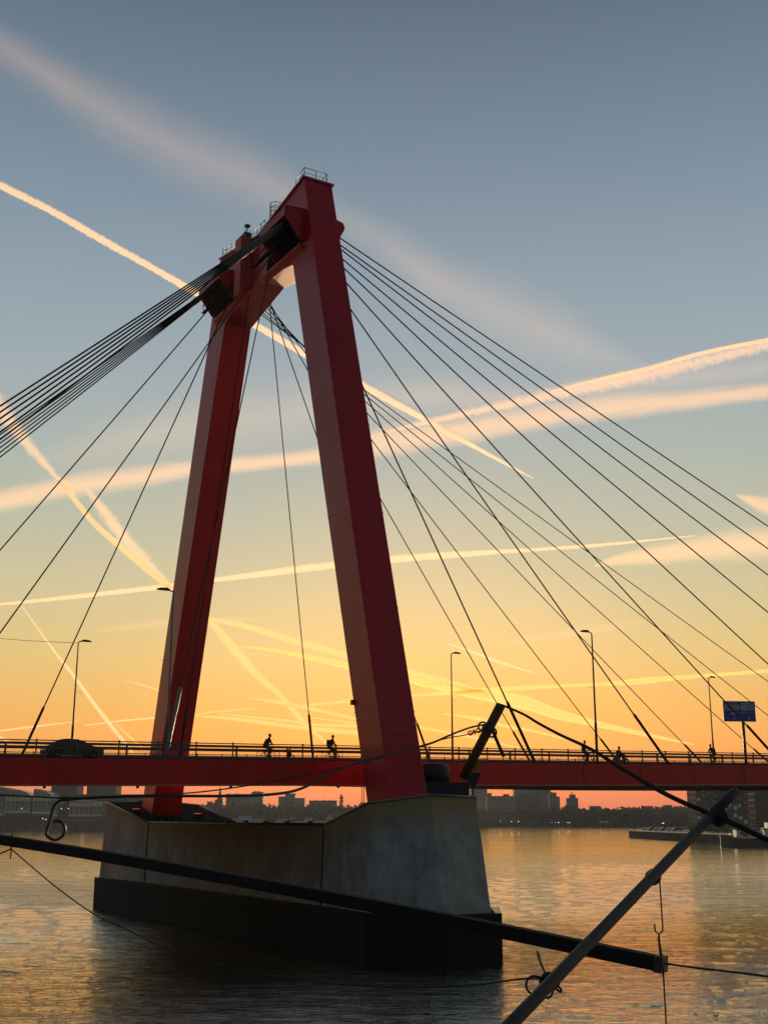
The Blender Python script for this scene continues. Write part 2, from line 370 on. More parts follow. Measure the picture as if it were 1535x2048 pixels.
pm = MB()
for sg in (-1, 1):
    zs = [9.3, 56.07]
    ring = lambda z, a, b: [LP(-th(z), sg * a, z), LP(th(z), sg * a, z), LP(th(z), sg * b, z), LP(-th(z), sg * b, z)]
    bo_, bi_ = 10.95, 10.15
    pm.hexa([LP(-1.45, sg * so(bo_), bo_), LP(1.45, sg * so(bo_), bo_), LP(1.45, sg * si(bi_), bi_), LP(-1.45, sg * si(bi_), bi_)] + ring(56.07, so(56.07), si(56.07)))
    # head: outer strip above the leg and half of the crossbeam
    T = th(60)
    A = [(so(56.07), 56.07), (so(63.5), 63.5), (0, 62.0), (0, 57.5), (si(56.07), 56.07)]
    pm.prism([LP(-T, sg * a, z) for a, z in A], (2 * T, 0, 0))
bmt = None
pylon = pm.build('pylon', M['red'], bridge)
bmx = bmesh.new(); bmx.from_mesh(pylon.data); bmesh.ops.remove_doubles(bmx, verts=bmx.verts, dist=.02)
bmx.to_mesh(pylon.data); bmx.free(); bevel(pylon, .05)
# thin cap plates along the V-shaped top
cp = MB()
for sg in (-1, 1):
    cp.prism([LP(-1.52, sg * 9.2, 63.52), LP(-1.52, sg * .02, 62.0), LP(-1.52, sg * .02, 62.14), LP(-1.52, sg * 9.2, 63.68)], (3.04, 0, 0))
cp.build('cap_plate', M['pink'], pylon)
# saddle hoods
for sg in (-1, 1):
    s0, s1 = sg * 4.4, sg * 9.45
    h = MB(); prof = [(-1.3, 60.35), (-3.1, 60.25), (-3.3, 60.0), (-3.3, 59.3)]
    inner = [(t + (.0 if i == 0 else .12), z - .14) for i, (t, z) in enumerate(prof)]
    inner[3] = (-3.18, 59.3)
    for i in range(3):
        a, b, c, d = prof[i], prof[i + 1], inner[i + 1], inner[i]
        h.prism([LP(a[0], s0, a[1]), LP(b[0], s0, b[1]), LP(c[0], s0, c[1]), LP(d[0], s0, d[1])], (0, s1 - s0, 0))
    for sp, e in ((s0, .12), (s1, -.12)):      # end plates
        h.prism([LP(t, sp, z) for t, z in [(-1.3, 60.34), (-3.09, 60.24), (-3.29, 59.99), (-3.29, 59.3), (-1.95, 57.5), (-1.3, 57.2)]], (0, e * sg, 0))
    hood = h.build('saddle_hood', M['red'], pylon)
    # lower lip panel
    lp = MB(); lp.prism([LP(-1.37, 0, 57.0), LP(-1.37, 0, 56.45), LP(-1.75, 0, 56.95), LP(-1.75, 0, 57.15)], (0, sg * 7.4, 0))
    for v in range(len(lp.v)): lp.v[v] = (lp.v[v][0], lp.v[v][1] + sg * 1.9, lp.v[v][2])
    lp.build('lower_lip', M['red2'], pylon)
    vo = MB(); vo.prism([LP(-1.42, sg * a, z) for a, z in [(1.9, 57.35), (2.6, 59.9), (9.2, 60.1), (9.35, 57.35)]], (.03, 0, 0))  # flat near-black panel: shade of the hollow put into its colour
    vo.build('opening_shade_panel', M['void'], pylon)
    # short humps on the river side
    hp = MB(); hp.prism([LP(t, sg * 4.4, z) for t, z in [(1.2, 60.3), (1.62, 60.25), (2.4, 60.05), (2.55, 59.55), (2.12, 58.7), (2.0, 57.9), (1.2, 57.0)]], (0, sg * (9.4 - 4.4), 0))
    bevel(hp.build('saddle_hump', M['red'], pylon), .04)
    # saddle beam, gangway and rails inside the opening
    g = MB()
    g.tube([LP(-2.3, sg * 2.6, 58.4), LP(-2.3, sg * 9.2, 58.4)], .07)
    g.tube([LP(-3.0, sg * 2.2, 58.2), LP(-3.0, sg * 9.2, 58.2)], .04)
    g.tube([LP(-3.0, sg * 2.2, 59.0), LP(-3.0, sg * 9.2, 59.0)], .035)
    for k in range(6): g.tube([LP(-3.0, sg * (2.3 + k * 1.3), 57.5), LP(-3.0, sg * (2.3 + k * 1.3), 59.0)], .035)
    g.box(-3.05, -2.7, min(sg * 2.2, sg * 9.2), max(sg * 2.2, sg * 9.2), 57.44, 57.5)
    g.build('gangway', M['cable'], pylon)
# access shaft between the hoods
sh = MB(); sh.box(-2.45, -1.3, 1.5, 2.9, 56.75, 62.55); sft = bevel(sh.build('access_shaft', M['red2'], pylon), .04)
l = MB()
for dt in (-.25, .25): l.tube([LP(-1.9 + dt, 1.42, 57), LP(-1.9 + dt, 1.42, 63.2)], .03)
for k in range(20): l.tube([LP(-2.15, 1.42, 57.2 + k * .3), LP(-1.65, 1.42, 57.2 + k * .3)], .02)
l.build('ladder', M['steel'], sft)


def railing_run(m, pts, h=1.0, step=1.2, r=.03, mid=True):
    for a, b in zip(pts[:-1], pts[1:]):
        a = Vector(a); b = Vector(b); n = max(1, round((b - a).length / step))
        up = Vector((0, 0, 1))
        m.tube([a + up * h, b + up * h], r)
        if mid: m.tube([a + up * h * .5, b + up * h * .5], r * .8)
        for k in range(n + 1):
            q = a.lerp(b, k / n); m.tube([q, q + up * h], r)


rr = MB(); railing_run(rr, [LP(-1.3, -7.4, 63.3), LP(-1.3, -9.0, 63.6), LP(.9, -9.0, 63.6), LP(.9, -7.4, 63.3)], .95, 1.1)
rr.build('top_railing', M['darksteel'], pylon)
rr = MB(); railing_run(rr, [LP(-1.3, 2.4, 62.5), LP(-1.3, 8.6, 63.55), LP(1.2, 8.6, 63.55)], .95, 1.1)
railing_run(rr, [LP(-1.3, -1.2, 62.2), LP(-1.3, 1.4, 62.25)], .95, 1.0)
rr.build('top_railing', M['darksteel'], pylon)
rr = MB(); rr.tube([LP(-1.6, 2.2, 62.5), LP(-1.6, 2.2, 64.0)], .06); rr.box(-1.8, -1.35, 2.0, 2.4, 63.9, 64.1); rr.box(-2.1, -1.4, 1.5, 2.1, 62.55, 63.0)
rr.build('beacon_mast', M['darksteel'], pylon)
cg = MB(); cx_, cs_ = -.9, -2.55
for k in range(5):
    z = 62.5 + k * .42; cg.ring(LP(cx_, cs_, z), (0, 0, 1), .55, .028, 14, 5)
for k in range(9):
    a = k * 2 * math.pi / 9; cg.tube([LP(cx_ + .55 * math.cos(a), cs_ + .55 * math.sin(a), 62.3), LP(cx_ + .55 * math.cos(a), cs_ + .55 * math.sin(a), 64.2)], .022, 5)
cg.build('ladder_cage', M['darksteel'], pylon)
z = 17.6; MB().box(-1.62, -1.3, -si(z) - .1, -si(z) + .15, z, z + .35).build('bracket', M['red2'], pylon); MB().box(-1.6, -1.2, si(24) - .3, si(24) + .1, 24, 24.2).build('bracket', M['red2'], pylon)

for sg in (-1, 1):
    for z in (17, 24.5, 32, 39.5, 47):
        zc = (z - 10.5) / 45.5; o_ = so(z) + .012; i_ = si(z) - .012; T_ = th(z) + .012
        MB().hexa([LP(-T_, sg * o_, z), LP(T_, sg * o_, z), LP(T_, sg * i_, z), LP(-T_, sg * i_, z)] + [LP(-T_, sg * (o_ - .022), z + .08), LP(T_, sg * (o_ - .022), z + .08), LP(T_, sg * (i_ - .022), z + .08), LP(-T_, sg * (i_ - .022), z + .08)]).build('weld_band', M['red'], pylon)
o_ = so(14.6); bevel(MB().prism([LP(-.45, -o_ - .03, 14.0), LP(.45, -o_ - .03, 14.0), LP(.45, -so(15.9) - .03, 15.9), LP(-.45, -so(15.9) - .03, 15.9)], (0, .1, 0)).build('access_hatch', M['red2'], pylon), .03)
# deck
TS = [-62, -50, -38, -26, -14, -2, 10, 22, 34, 46, 60, 80, 100, 120]


def zb(t, s):           # soffit
    near = ztop(t) - 1.63; far = near + float(np.interp(t, [-60, 0, 12, 30, 50, 120], [1.0, .95, .75, .45, .15, .0]))
    return near + (far - near) * (s + 17.5) / 35


dk = MB(); rings = []
for t in TS:
    rings.append([LP(t, -17.5, zb(t, -17.5)), LP(t, -17.5, ztop(t)), LP(t, 17.5, ztop(t, 17.5)), LP(t, 17.5, zb(t, 17.5)), LP(t, 10, zb(t, 10) + .02), LP(t, -12, zb(t, -12) + .02)])
dk.loft(rings); deck = dk.build('deck_girder', M['red2'], bridge)
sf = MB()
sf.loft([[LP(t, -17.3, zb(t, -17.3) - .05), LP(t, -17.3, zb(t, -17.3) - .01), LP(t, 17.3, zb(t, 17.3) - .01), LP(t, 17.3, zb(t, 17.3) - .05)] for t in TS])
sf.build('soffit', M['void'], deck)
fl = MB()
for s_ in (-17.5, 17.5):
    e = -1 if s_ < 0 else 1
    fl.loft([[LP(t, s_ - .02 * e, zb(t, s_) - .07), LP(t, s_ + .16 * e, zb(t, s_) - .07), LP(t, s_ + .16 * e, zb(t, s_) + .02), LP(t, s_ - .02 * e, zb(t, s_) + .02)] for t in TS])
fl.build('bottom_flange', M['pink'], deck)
rd = MB()
for a, b in ((-17.3, -12.6), (-11.9, 12.0), (12.7, 17.3)):
    up = .03 if abs(a + b) > 10 else .02
    rd.loft([[LP(t, a, ztop(t, a) - .01), LP(t, b, ztop(t, b) - .01), LP(t, b, ztop(t, b) + up), LP(t, a, ztop(t, a) + up)] for t in TS])
rd.build('road_surface', M['asphalt'], deck)
for t in (-27, -22.3, -16.4, -10, -1.9, 5, 12, 19): MB().box(t - .07, t + .07, -17.3, -17.1, zb(t, -17.3) - .2, zb(t, -17.3) + .03).build('drain_spout', M['darksteel'], deck)
for t in range(-58, 80, 6): MB().box(t - .035, t + .035, -17.53, -17.49, zb(t, -17.5) + .06, ztop(t) - .05).build('girder_splice', M['red2'], deck)


def guard(name, s_, parent, dbl=True, t0=-60, t1=110):
    g = MB(); n = int((t1 - t0) / 4)
    for k in range(n):
        a = t0 + (t1 - t0) * k / n; b = t0 + (t1 - t0) * (k + 1) / n
        for h0, h1 in (((.66, .86), (.94, 1.06)) if dbl else ((.30, .56),)):
            g.hexa([LP(a, s_, ztop(a, s_) + h0), LP(b, s_, ztop(b, s_) + h0), LP(b, s_ + .1, ztop(b, s_) + h0), LP(a, s_ + .1, ztop(a, s_) + h0),
                    LP(a, s_, ztop(a, s_) + h1), LP(b, s_, ztop(b, s_) + h1), LP(b, s_ + .1, ztop(b, s_) + h1), LP(a, s_ + .1, ztop(a, s_) + h1)])
        g.box(a - .06, a + .06, s_ + .1, s_ + .2, ztop(a, s_), ztop(a, s_) + (1.0 if dbl else .56))
    return g.build('guardrail', M['guard'], parent)


guard('g', -12.2, bridge); guard('g', 12.2, bridge, False); guard('g', .2, bridge, False)
# pedestrian railings: near and far
for s_, t0, t1, st in ((-17.35, -62, 75, .125), (17.35, -40, 110, .5)):
    zt = lambda t: ztop(t, s_)
    pan = MB(); hr = MB(); ts = np.arange(t0, t1, 2.6)
    skip = lambda t: s_ < 0 and False
    for a in ts:
        b = a + 2.6
        for h, r in ((1.05, .035), (.93, .022), (.10, .022)):
            (hr if h > 1 else pan).tube([LP(a, s_, zt(a) + h), LP(b, s_, zt(b) + h)], r, 6)
        k = a + st
        while k < b - .03:
            z0 = zt(k); pan.box(k - .008, k + .008, s_ - .008, s_ + .008, z0 + .1, z0 + .93); k += st
    rail = hr.build('railing', M['rail'], bridge)
    pan.build('railing_bars', M['rail'], rail)
    pmb = MB().box(-.04, .04, -.03, .03, -.12, 1.1); pmb.box(-.05, .05, -.05, .05, 1.08, 1.13); po = pmb.build('post', M['rail'], rail)
    for i, a in enumerate(ts[:96]):
        o = po if i == 0 else po.copy()
        if i: COL.objects.link(o); o.parent = rail
        o.location = LP(a, s_, zt(a))


# stay cables: (side, head height, deck anchor t)
def sc_(z): return (so(z) + si(z)) / 2


right = [(60.5, 104.8), (59.8, 94.0), (59.5, 83.0), (58.7, 71.2), (58.1, 58.9), (57.2, 45.4), (55.8, 31.2), (51.9, 16.8)]


def stay(side, zt, ta, s_top=None, t_top=0., r=.07, sleeve=True, top_sheath=0, sa=15.5, mname='cable'):
    s_top = side * sc_(zt) if s_top is None else s_top
    a = LP(t_top, s_top, zt); b = LP(ta, side * sa, ztop(ta, side * sa) - .05)
    L_ = (b - a).length
    pts = [a.lerp(b, k / 16) - Vector((0, 0, 4 * (k / 16) * (1 - k / 16) * L_ * .0016)) for k in range(17)]
    c = MB().tube(pts, r, 8).build('stay_cable', M[mname], bridge)
    if sleeve:
        d = (a - b).normalized(); MB().tube([b, b + d * 1.2, b + d * 5.2, b + d * 5.4], [.15, .12, .12, .07], 10).build('anchor_sleeve', M['steel'] if side < 0 and ta < 0 else M['cable'], c)
    if top_sheath:
        MB().tube([a, a.lerp(b, top_sheath * .5), a.lerp(b, top_sheath)], [.09, .10, .10], 10).build('sheath', M['sheath'], c)
    return c


for z, t in right: stay(-1, z, t, r=.060)
fs = [10.6, 9.6, 8.6, 7.2, 6.2, 5.0, 4.0, 2.6]
for (z, t), dz, s_, tt in zip(right, (0, 0, 0, 0, 0, 0, 0, 0), [10.4, 8.8, 7.6, 5.8, 4.6, 4.0, 3.6, 3.4], [103.4, 91.9, 80.2, 67.9, 54.1, 40.9, 27.4, 13.3]):
    stay(1, {54.1: 58.3, 40.9: 58.2, 27.4: 58.1, 13.3: 58.0}.get(tt, z), tt, s_top=s_, t_top=1.4, r=.05)
for k in range(6): stay(-1, 59.9 - .04 * k, -51.3 + k * 1.0, t_top=-2.0, r=.065, top_sheath=.14, s_top=-8.6 + .04 * k)
for k in range(6): stay(1, 60.3 - .06 * k, -50.8 + k * 1.0, t_top=-2.0, r=.06, top_sheath=.05, s_top=7.4 + .05 * k)
stay(-1, 58.2, -29.9, s_top=-7.4, t_top=-2.4, r=.05); stay(-1, 57.6, -14.0, s_top=-2.9, t_top=-1.5, r=.05)
stay(1, 58.2, -31.9, s_top=9.2, t_top=-2.2, r=.06); stay(1, 57.6, -15.8, s_top=3.6, t_top=-2.2, r=.06); stay(1, 57.6, -1.0, s_top=1.4, t_top=-1.4, r=.05)

# ------------------------------------------------------------------ pier
pier = empty('bridge_pier', C0, PHI, label='grey concrete pier standing in the river under the red tower, raised at both ends', cat='pier')


def ring_pts(sg, top):
    if sg < 0:
        if top: P = [(17.2, -3.0, 9.45), (23.2, -3.0, 10.8), (26.0, .0, 11.3), (26.0, 3.5, 11.2), (23.2, 5.6, 10.8), (17.2, 5.8, 9.45)]
        else: P = [(17.2, -3.15, 3.9), (24.0, -3.4, 3.9), (28.0, -.35, 3.9), (28.0, 3.15, 3.9), (24.0, 6.0, 3.9), (17.2, 6.6, 3.9)]
    else:
        if top: P = [(17.2, -3.0, 9.45), (28.0, -3.5, 11.35), (29.5, .2, 11.5), (29.5, 3.0, 11.5), (27.0, 6.0, 11.1), (17.2, 5.8, 9.45)]
        else: P = [(17.2, -3.15, 3.9), (28.3, -3.8, 3.9), (30.4, .2, 3.9), (30.4, 3.4, 3.9), (27.5, 6.4, 3.9), (17.2, 6.6, 3.9)]
    return [LP(t, sg * s_, z) for s_, t, z in P]


for sg in (-1, 1):
    b = MB(); b.loft([ring_pts(sg, False), ring_pts(sg, True)])
    bevel(b.build('end_block', M['concrete'], pier), .05)
b = MB(); b.hexa([LP(-3.13, -17.12, 3.9), LP(6.5, -17.12, 3.9), LP(6.5, 17.12, 3.9), LP(-3.13, 17.12, 3.9), LP(-2.97, -17.12, 9.42), LP(5.7, -17.12, 9.42), LP(5.7, 17.12, 9.42), LP(-2.97, 17.12, 9.42)])
bevel(b.build('middle_wall', M['concrete'], pier), .03)
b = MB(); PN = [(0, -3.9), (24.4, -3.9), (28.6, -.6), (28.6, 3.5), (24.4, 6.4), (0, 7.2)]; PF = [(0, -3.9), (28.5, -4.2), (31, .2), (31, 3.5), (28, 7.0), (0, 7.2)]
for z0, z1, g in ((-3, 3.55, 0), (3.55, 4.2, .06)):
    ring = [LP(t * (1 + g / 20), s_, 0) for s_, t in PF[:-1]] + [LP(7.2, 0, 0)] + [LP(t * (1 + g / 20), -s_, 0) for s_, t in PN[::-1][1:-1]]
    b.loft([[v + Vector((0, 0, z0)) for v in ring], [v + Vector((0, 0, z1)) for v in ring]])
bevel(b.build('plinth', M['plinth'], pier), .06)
for sg in (-1, 1):
    rp = ring_pts(sg, True); cc = sum(rp, Vector()) / 6
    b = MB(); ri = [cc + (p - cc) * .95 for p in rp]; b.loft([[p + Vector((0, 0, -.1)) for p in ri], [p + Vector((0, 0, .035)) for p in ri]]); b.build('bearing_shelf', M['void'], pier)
    b = MB(); rp = ring_pts(sg, True)
    for i in range(5):
        a, c = rp[i], rp[i + 1]; n = Vector(((c - a).y, -(c - a).x, 0)).normalized() * (1 if sg > 0 else -1) * -.0
        b.tube([a + Vector((0, 0, .06)), c + Vector((0, 0, .06))], .085, 4)
    b.build('rim_edging', M['steel'], pier)
b = MB(); b.tube([LP(-3.0, -17.2, 9.5), LP(-3.0, 17.2, 9.5)], .09, 4)
for k in range(9): b.box(-3.0, -2.7, -15 + k * 3.6, -14.75 + k * 3.6, 9.4, 9.72)
b.build('wall_coping', M['darksteel'], pier)
b = MB()
for sg in (-1, 1): MB().prism([LP(-3.20, sg * 17.14, 4), LP(-3.03, sg * 17.14, 9.4), LP(-3.03, sg * 17.22, 9.4), LP(-3.20, sg * 17.22, 4)], (.1, 0, 0)).build('joint_seam', M['void'], pier)

# rim rail at the far block, floodlights
for (t, s_) in ((-2.3, 22.6), (3.0, 20.0)):
    z = 9.45 + (abs(s_) - 17.2) * .17
    f = empty('floodlight', bw(t, s_, z), PHI, label='small red glowing floodlight on the pier, %s of the far tower leg' % ('left' if t < 0 else 'right'), cat='floodlight', group='floodlights at the foot of the far tower leg')
    MB().box(-.5, .5, -.3, .3, 0, .12).build('base', M['darksteel'], f)
    bevel(MB().box(-.4, .4, -.18, .18, .13, .36).build('housing', M['darksteel'], f), .03)
    g = MB()
    for k in range(4): g.box(-.36 + k * .19, -.28 + k * .19, -.12, .14, .37, .41)
    g.build('lens', M['flood'], f)

# black housing with drum on the near end of the pier
bx = empty('machine_housing', bw(4.6, -22.3, 11.05), PHI - R(12), label='black steel housing with a round drum on the near end of the concrete pier', cat='housing')
bevel(MB().box(-3.0, .85, -.2, 2.6, .0, 1.25).build('housing_box', M['black'], bx), .05)
b = MB(); b.tube([(-1.4, 1.2, 1.2), (-1.4, 1.2, 2.25), (-1.4, 1.2, 2.5), (-1.4, 1.2, 2.58)], [1.25, 1.25, 1.05, .7], 32); b.build('drum', M['black'], bx)
MB().tube([(-2.95, 1.5, .2), (-2.95, 1.5, 2.3)], .14).build('corner_post', M['black'], bx)

# leaning pole
pd = 80.5
pole = empty('leaning_pole', at(925, 1560, pd), label='thick rusty brown pole leaning right from the black housing, with ropes tied to it', cat='pole')


def loc(o, P): return Vector(P) - Vector(o.location)


pa, pb = at(925, 1557, pd), at(1000, 1412, pd)
MB().tube([loc(pole, pa), loc(pole, pa.lerp(pb, .5)), loc(pole, pb), loc(pole, pb + (pb - pa).normalized() * .12)], [.30, .32, .33, .26], 16).build('shaft', M['pole'], pole)
cdir = (pb - pa).normalized(); pc = at(974, 1458, pd)
g = MB(); g.tube([loc(pole, pc - cdir * .2), loc(pole, pc + cdir * .2)], .38, 16)
g.ring(loc(pole, at(965, 1453, pd)), (.1, 1, .2), .30, .07, 18); g.ring(loc(pole, at(983, 1465, pd)), (.2, 1, 0), .30, .07, 18)
g.build('ring_collar', M['darksteel'], pole)


def pxtube(name, mt, pts, r, **k):
    P = [at(*p) for p in pts]
    # Catmull-Rom smoothing
    out = []
    for i in range(len(P) - 1):
        p0, p1, p2, p3 = P[max(i - 1, 0)], P[i], P[i + 1], P[min(i + 2, len(P) - 1)]
        for j in range(6):
            u = j / 6; out.append(.5 * ((2 * p1) + (p2 - p0) * u + (2 * p0 - 5 * p1 + 4 * p2 - p3) * u * u + (3 * p1 - p0 - 3 * p2 + p3) * u ** 3))
    out.append(P[-1])
    if isinstance(r, (list, tuple)):
        n = len(out); r = [float(np.interp(i, np.linspace(0, n - 1, len(r)), r)) for i in range(n)]
    return MB().tube(out, r, 10).build(name, mt, **k)


pxtube('hanging_spar', M['cable'], [(1003, 1410, 80), (1045, 1428, 76), (1075, 1446, 72), (1120, 1470, 67), (1180, 1498, 60), (1250, 1542, 53), (1330, 1588, 46), (1400, 1620, 42), (1440, 1636, 40.5), (1500, 1664, 38), (1600, 1712, 35)], [.08, .085, .09, .09, .09],
       label='long dark sagging spar from the pole top to the leaning steel tube', cat='spar')
pxtube('scroll_rod', M['darksteel'], [(970, 1449, 79.6), (940, 1455, 78), (900, 1470, 76), (860, 1487, 74), (800, 1503, 72), (720, 1523, 69), (660, 1548, 67), (600, 1578, 65), (540, 1589, 63), (450, 1592, 61), (330, 1592, 59), (220, 1594, 57), (150, 1598, 56), (122, 1601, 55.5),
       (108, 1612, 55.5), (102, 1635, 55.5), (94, 1660, 55.5), (95, 1672, 55.5), (110, 1680, 55.5), (125, 1672, 55.5), (130, 1658, 55.5), (124, 1645, 55.5), (112, 1642, 55.5), (107, 1645, 55.5)],
       [.06, .07, .075, .075, .07, .065, .065, .07, .07, .07], label='black iron rod running left from the pole and ending in a curled scroll hook', cat='rod')
pxtube('thin_stay_rope', M['rope'], [(975, 1461, 79.7), (955, 1463, 79), (930, 1470, 77.5), (880, 1480, 75), (720, 1526, 69.2), (560, 1560, 64), (400, 1584, 60), (240, 1592, 57), (132, 1596, 55.7), (60, 1593, 54), (-40, 1588, 52)], .035,
       label='thin dark rope strung just above the scroll rod towards the left edge', cat='rope')
g = MB(); q = at(132, 1598, 55.5); g.box(q.x - .12, q.x + .12, q.y - .12, q.y + .12, q.z - .12, q.z + .1)
g.build('clamp', M['darksteel'], label='small square black clamp on the scroll rod just above its curl', cat='clamp')
g = MB()
for x_ in (940, 948, 956): g.ring(at(x_, 1466 - (x_ - 940) * .3, 78.8), (.2 if x_ != 948 else 1, 1 if x_ != 948 else .2, .4), .14, .045, 12)
g.build('shackle_chain', M['darksteel'], label='short dark shackle chain linking the thin rope to the pole collar', cat='chain')
pxtube('back_stay_rope', M['rope'], [(984, 1460, 80.3), (994, 1484, 81), (1006, 1512, 82)], .12, label='short thick dark stay running down from the pole collar behind the railing', cat='stay')

# yellow height board with dark funnel mark
hbp = at(948, 1533, 84); hb = empty('height_board', hbp, R(4), label='yellow bridge height board numbered 57 above a dark downward triangle, behind the leaning pole', cat='sign')
MB().box(-.72, .42, -.05, .05, -.35, .35).build('board', M['yellow'], hb)
MB().prism([(-.72, -.04, -.42), (.42, -.04, -.42), (.42, -.04, -.62), (-.02, -.04, -1.45), (-.22, -.04, -1.45), (-.72, -.04, -.62)], (0, .1, 0)).build('triangle', M['darksteel'], hb)
MB().box(-1.2, .95, -.3, .25, .4, .5).build('cover_plate', M['steel'], hb)
MB().tube([(-.1, .1, -1.5), (-.1, .1, -2.4)], .06).build('bracket', M['darksteel'], hb)


def text(name, body, size, loc_, rot, mt, parent, ext=.004):
    cu = bpy.data.curves.new(name, 'FONT'); cu.body = body; cu.size = size; cu.align_x = 'CENTER'; cu.align_y = 'CENTER'; cu.extrude = ext
    o = bpy.data.objects.new(name, cu); COL.objects.link(o)
    bpy.context.view_layer.update(); dg = bpy.context.evaluated_depsgraph_get(); me = bpy.data.meshes.new_from_object(o.evaluated_get(dg))
    bpy.data.objects.remove(o); m = bpy.data.objects.new(name, me); me.materials.clear(); me.materials.append(mt)
    COL.objects.link(m); m.parent = parent; m.location = loc_; m.rotation_euler = rot; return m


text('digits', '57', .55, (-.13, -.06, 0), (R(90), 0, 0), M['darksteel'], hb)

# ------------------------------------------------------------------ crossing steel tube, beam and ropes in front of the pier
ta, tb = at(1022, 2048, 29.5), at(1468, 1584, 41.5)
tdir = (tb - ta).normalized(); foot = ta - tdir * ((ta.z + 1.0) / tdir.z)
st = empty('steel_tube', foot, label='weathered grey steel tube rising from the water and leaning right in front of the pier', cat='tube')
mid = at(1416, 1637, 40.2)
MB().tube([loc(st, foot), loc(st, mid)], [.172, .158], 24).build('lower_tube', M['tube'], st)
MB().tube([loc(st, mid - tdir * .05), loc(st, tb), loc(st, tb + tdir * .06)], [.17, .165, .14], 24).build('upper_tube', M['tube'], st)
k1 = at(1305, 1754, 37.2); MB().tube([loc(st, k1 - tdir * .09), loc(st, k1 + tdir * .09)], .23, 24).build('collar', M['darksteel'], st)
g = MB(); k2 = at(1437, 1636, 40.4)
for d_ in (-.15, 0, .15): g.ring(k2 + tdir * d_ + Vector((.0, 0, 0)), tdir + Vector((.25, .1, .3)), .22, .05, 16)
g.build('lashing', M['rope'], label='black rope lashing binding the sagging spar to the steel tube near its top', cat='lashing')

ba, bb = at(-160, 1655, 56), at(1327, 1929, 35.5)
bd = (bb - ba).normalized(); bs_ = bd.cross(Vector((0, 0, 1))).normalized(); bu = bs_.cross(bd)
beam = empty('timber_beam', bb, label='long dark beam slung across the view from the left edge, sloping down to the right', cat='beam')
n = 14; rings = []
for k in range(n + 1):
    c = loc(beam, ba.lerp(bb, k / n)) - Vector((0, 0, .35 * 4 * (k / n) * (1 - k / n) * -.6)); w_, h_ = .22, .20
    rings.append([c - bs_ * w_ - bu * h_, c + bs_ * w_ - bu * h_, c + bs_ * w_ + bu * h_, c - bs_ * w_ + bu * h_])
bevel(MB().loft(rings).build('beam_body', M['timber'], beam), .03)
# iron end band
c = loc(beam, bb - bd * .12); MB().loft([[c + bd * x - bs_ * .24 - bu * .22, c + bd * x + bs_ * .24 - bu * .22, c + bd * x + bs_ * .24 + bu * .22, c + bd * x - bs_ * .24 + bu * .22] for x in (-.1, .14)]).build('end_band', M['darksteel'], beam)
g = MB(); q = at(24, 1684, 52.6); g.box(q.x - .16, q.x + .16, q.y - .2, q.y + .2, q.z - .05, q.z + .12); g.tube([q, q + Vector((0, 0, .35))], .035); g.tube([q - Vector((0, 0, .7)), q], .03)
gg = MB(); gg.v = [tuple(loc(beam, v)) for v in g.v]; gg.f = g.f; gg.sm = g.sm; gg.build('cleat', M['darksteel'], beam)

pxtube('slack_rope', M['rope'], [(22, 1697, 52.6), (60, 1730, 51.5), (120, 1780, 50), (190, 1829, 48.5), (260, 1862, 46.5), (320, 1892, 45), (420, 1925, 43), (560, 1955, 41), (700, 1970, 39), (850, 1974, 37), (950, 1970, 35.5), (1040, 1958, 33.5), (1094, 1958, 32.2)], .026,
       label='thin slack rope hanging in a long curve low over the water', cat='rope')
pxtube('short_rope', M['rope'], [(-60, 1722, 53), (0, 1707, 52.8), (22, 1698, 52.6)], .03, label='thin rope leaving the left edge from under the beam cleat', cat='rope')
pxtube('hanging_rope', M['rope'], [(1318, 1762, 37), (1320, 1790, 36.8), (1322, 1820, 36.5), (1324, 1850, 36.2)], [.024, .022, .024], label='upper hanging rope from the tube collar down to the forked hook', cat='rope')
g = MB(); a, b, c, d, e = at(1308, 1848, 36.2), at(1309, 1862, 36.2), at(1316, 1869, 36.2), at(1324, 1862, 36.2), at(1324, 1848, 36.2)
g.tube([a, b, c, d, e], .024); g.tube([c, at(1317, 1885, 36.1)], .035); 
g.build('forked_hook', M['darksteel'], label='forked iron hook on the hanging rope above the right beam end', cat='hook')
pxtube('lower_rope', M['rope'], [(1317, 1884, 36), (1320, 1905, 35.6), (1324, 1935, 35), (1327, 1975, 35), (1331, 2048, 34.6), (1334, 2110, 34.4)], [.035, .045, .03, .022, .022, .022], label='lower rope passing the right beam end and dropping into the water', cat='rope')
pxtube('trailing_rope', M['rope'], [(1328, 1927, 35.3), (1400, 1937, 34.2), (1480, 1946, 33.2), (1600, 1962, 32)], .03, label='thin rope trailing right from the beam end out of the picture', cat='rope')
pxtube('tie_rope', M['rope'], [(1074, 1904, 38), (1080, 1925, 36), (1090, 1948, 33.5), (1097, 1962, 32.1)], .035, label='short rope from the underside of the beam down to the knot on the tube', cat='rope')
g = MB(); kq = at(1097, 1964, 31.9)
for d_, ax in ((-.1, (.3, .1, .4)), (.0, (.1, .2, .2)), (.1, (-.1, .3, .3))): g.ring(kq + tdir * d_, tdir + Vector(ax), .21, .035, 16)
kn = g.build('rope_knot', M['rope'], label='loose black rope knot with loops tied low on the steel tube', cat='knot')
for P in ([(1095, 1960, 31.8), (1065, 1952, 31.7), (1052, 1965, 31.7), (1056, 1983, 31.7), (1078, 1992, 31.7)], [(1098, 1962, 31.7), (1118, 1975, 31.6), (1120, 1984, 31.6), (1106, 1974, 31.6)], [(1096, 1964, 31.7), (1104, 1985, 31.6), (1096, 1996, 31.6), (1086, 1992, 31.6)]):
    o = pxtube('loop', M['rope'], P, .028); o.parent = kn


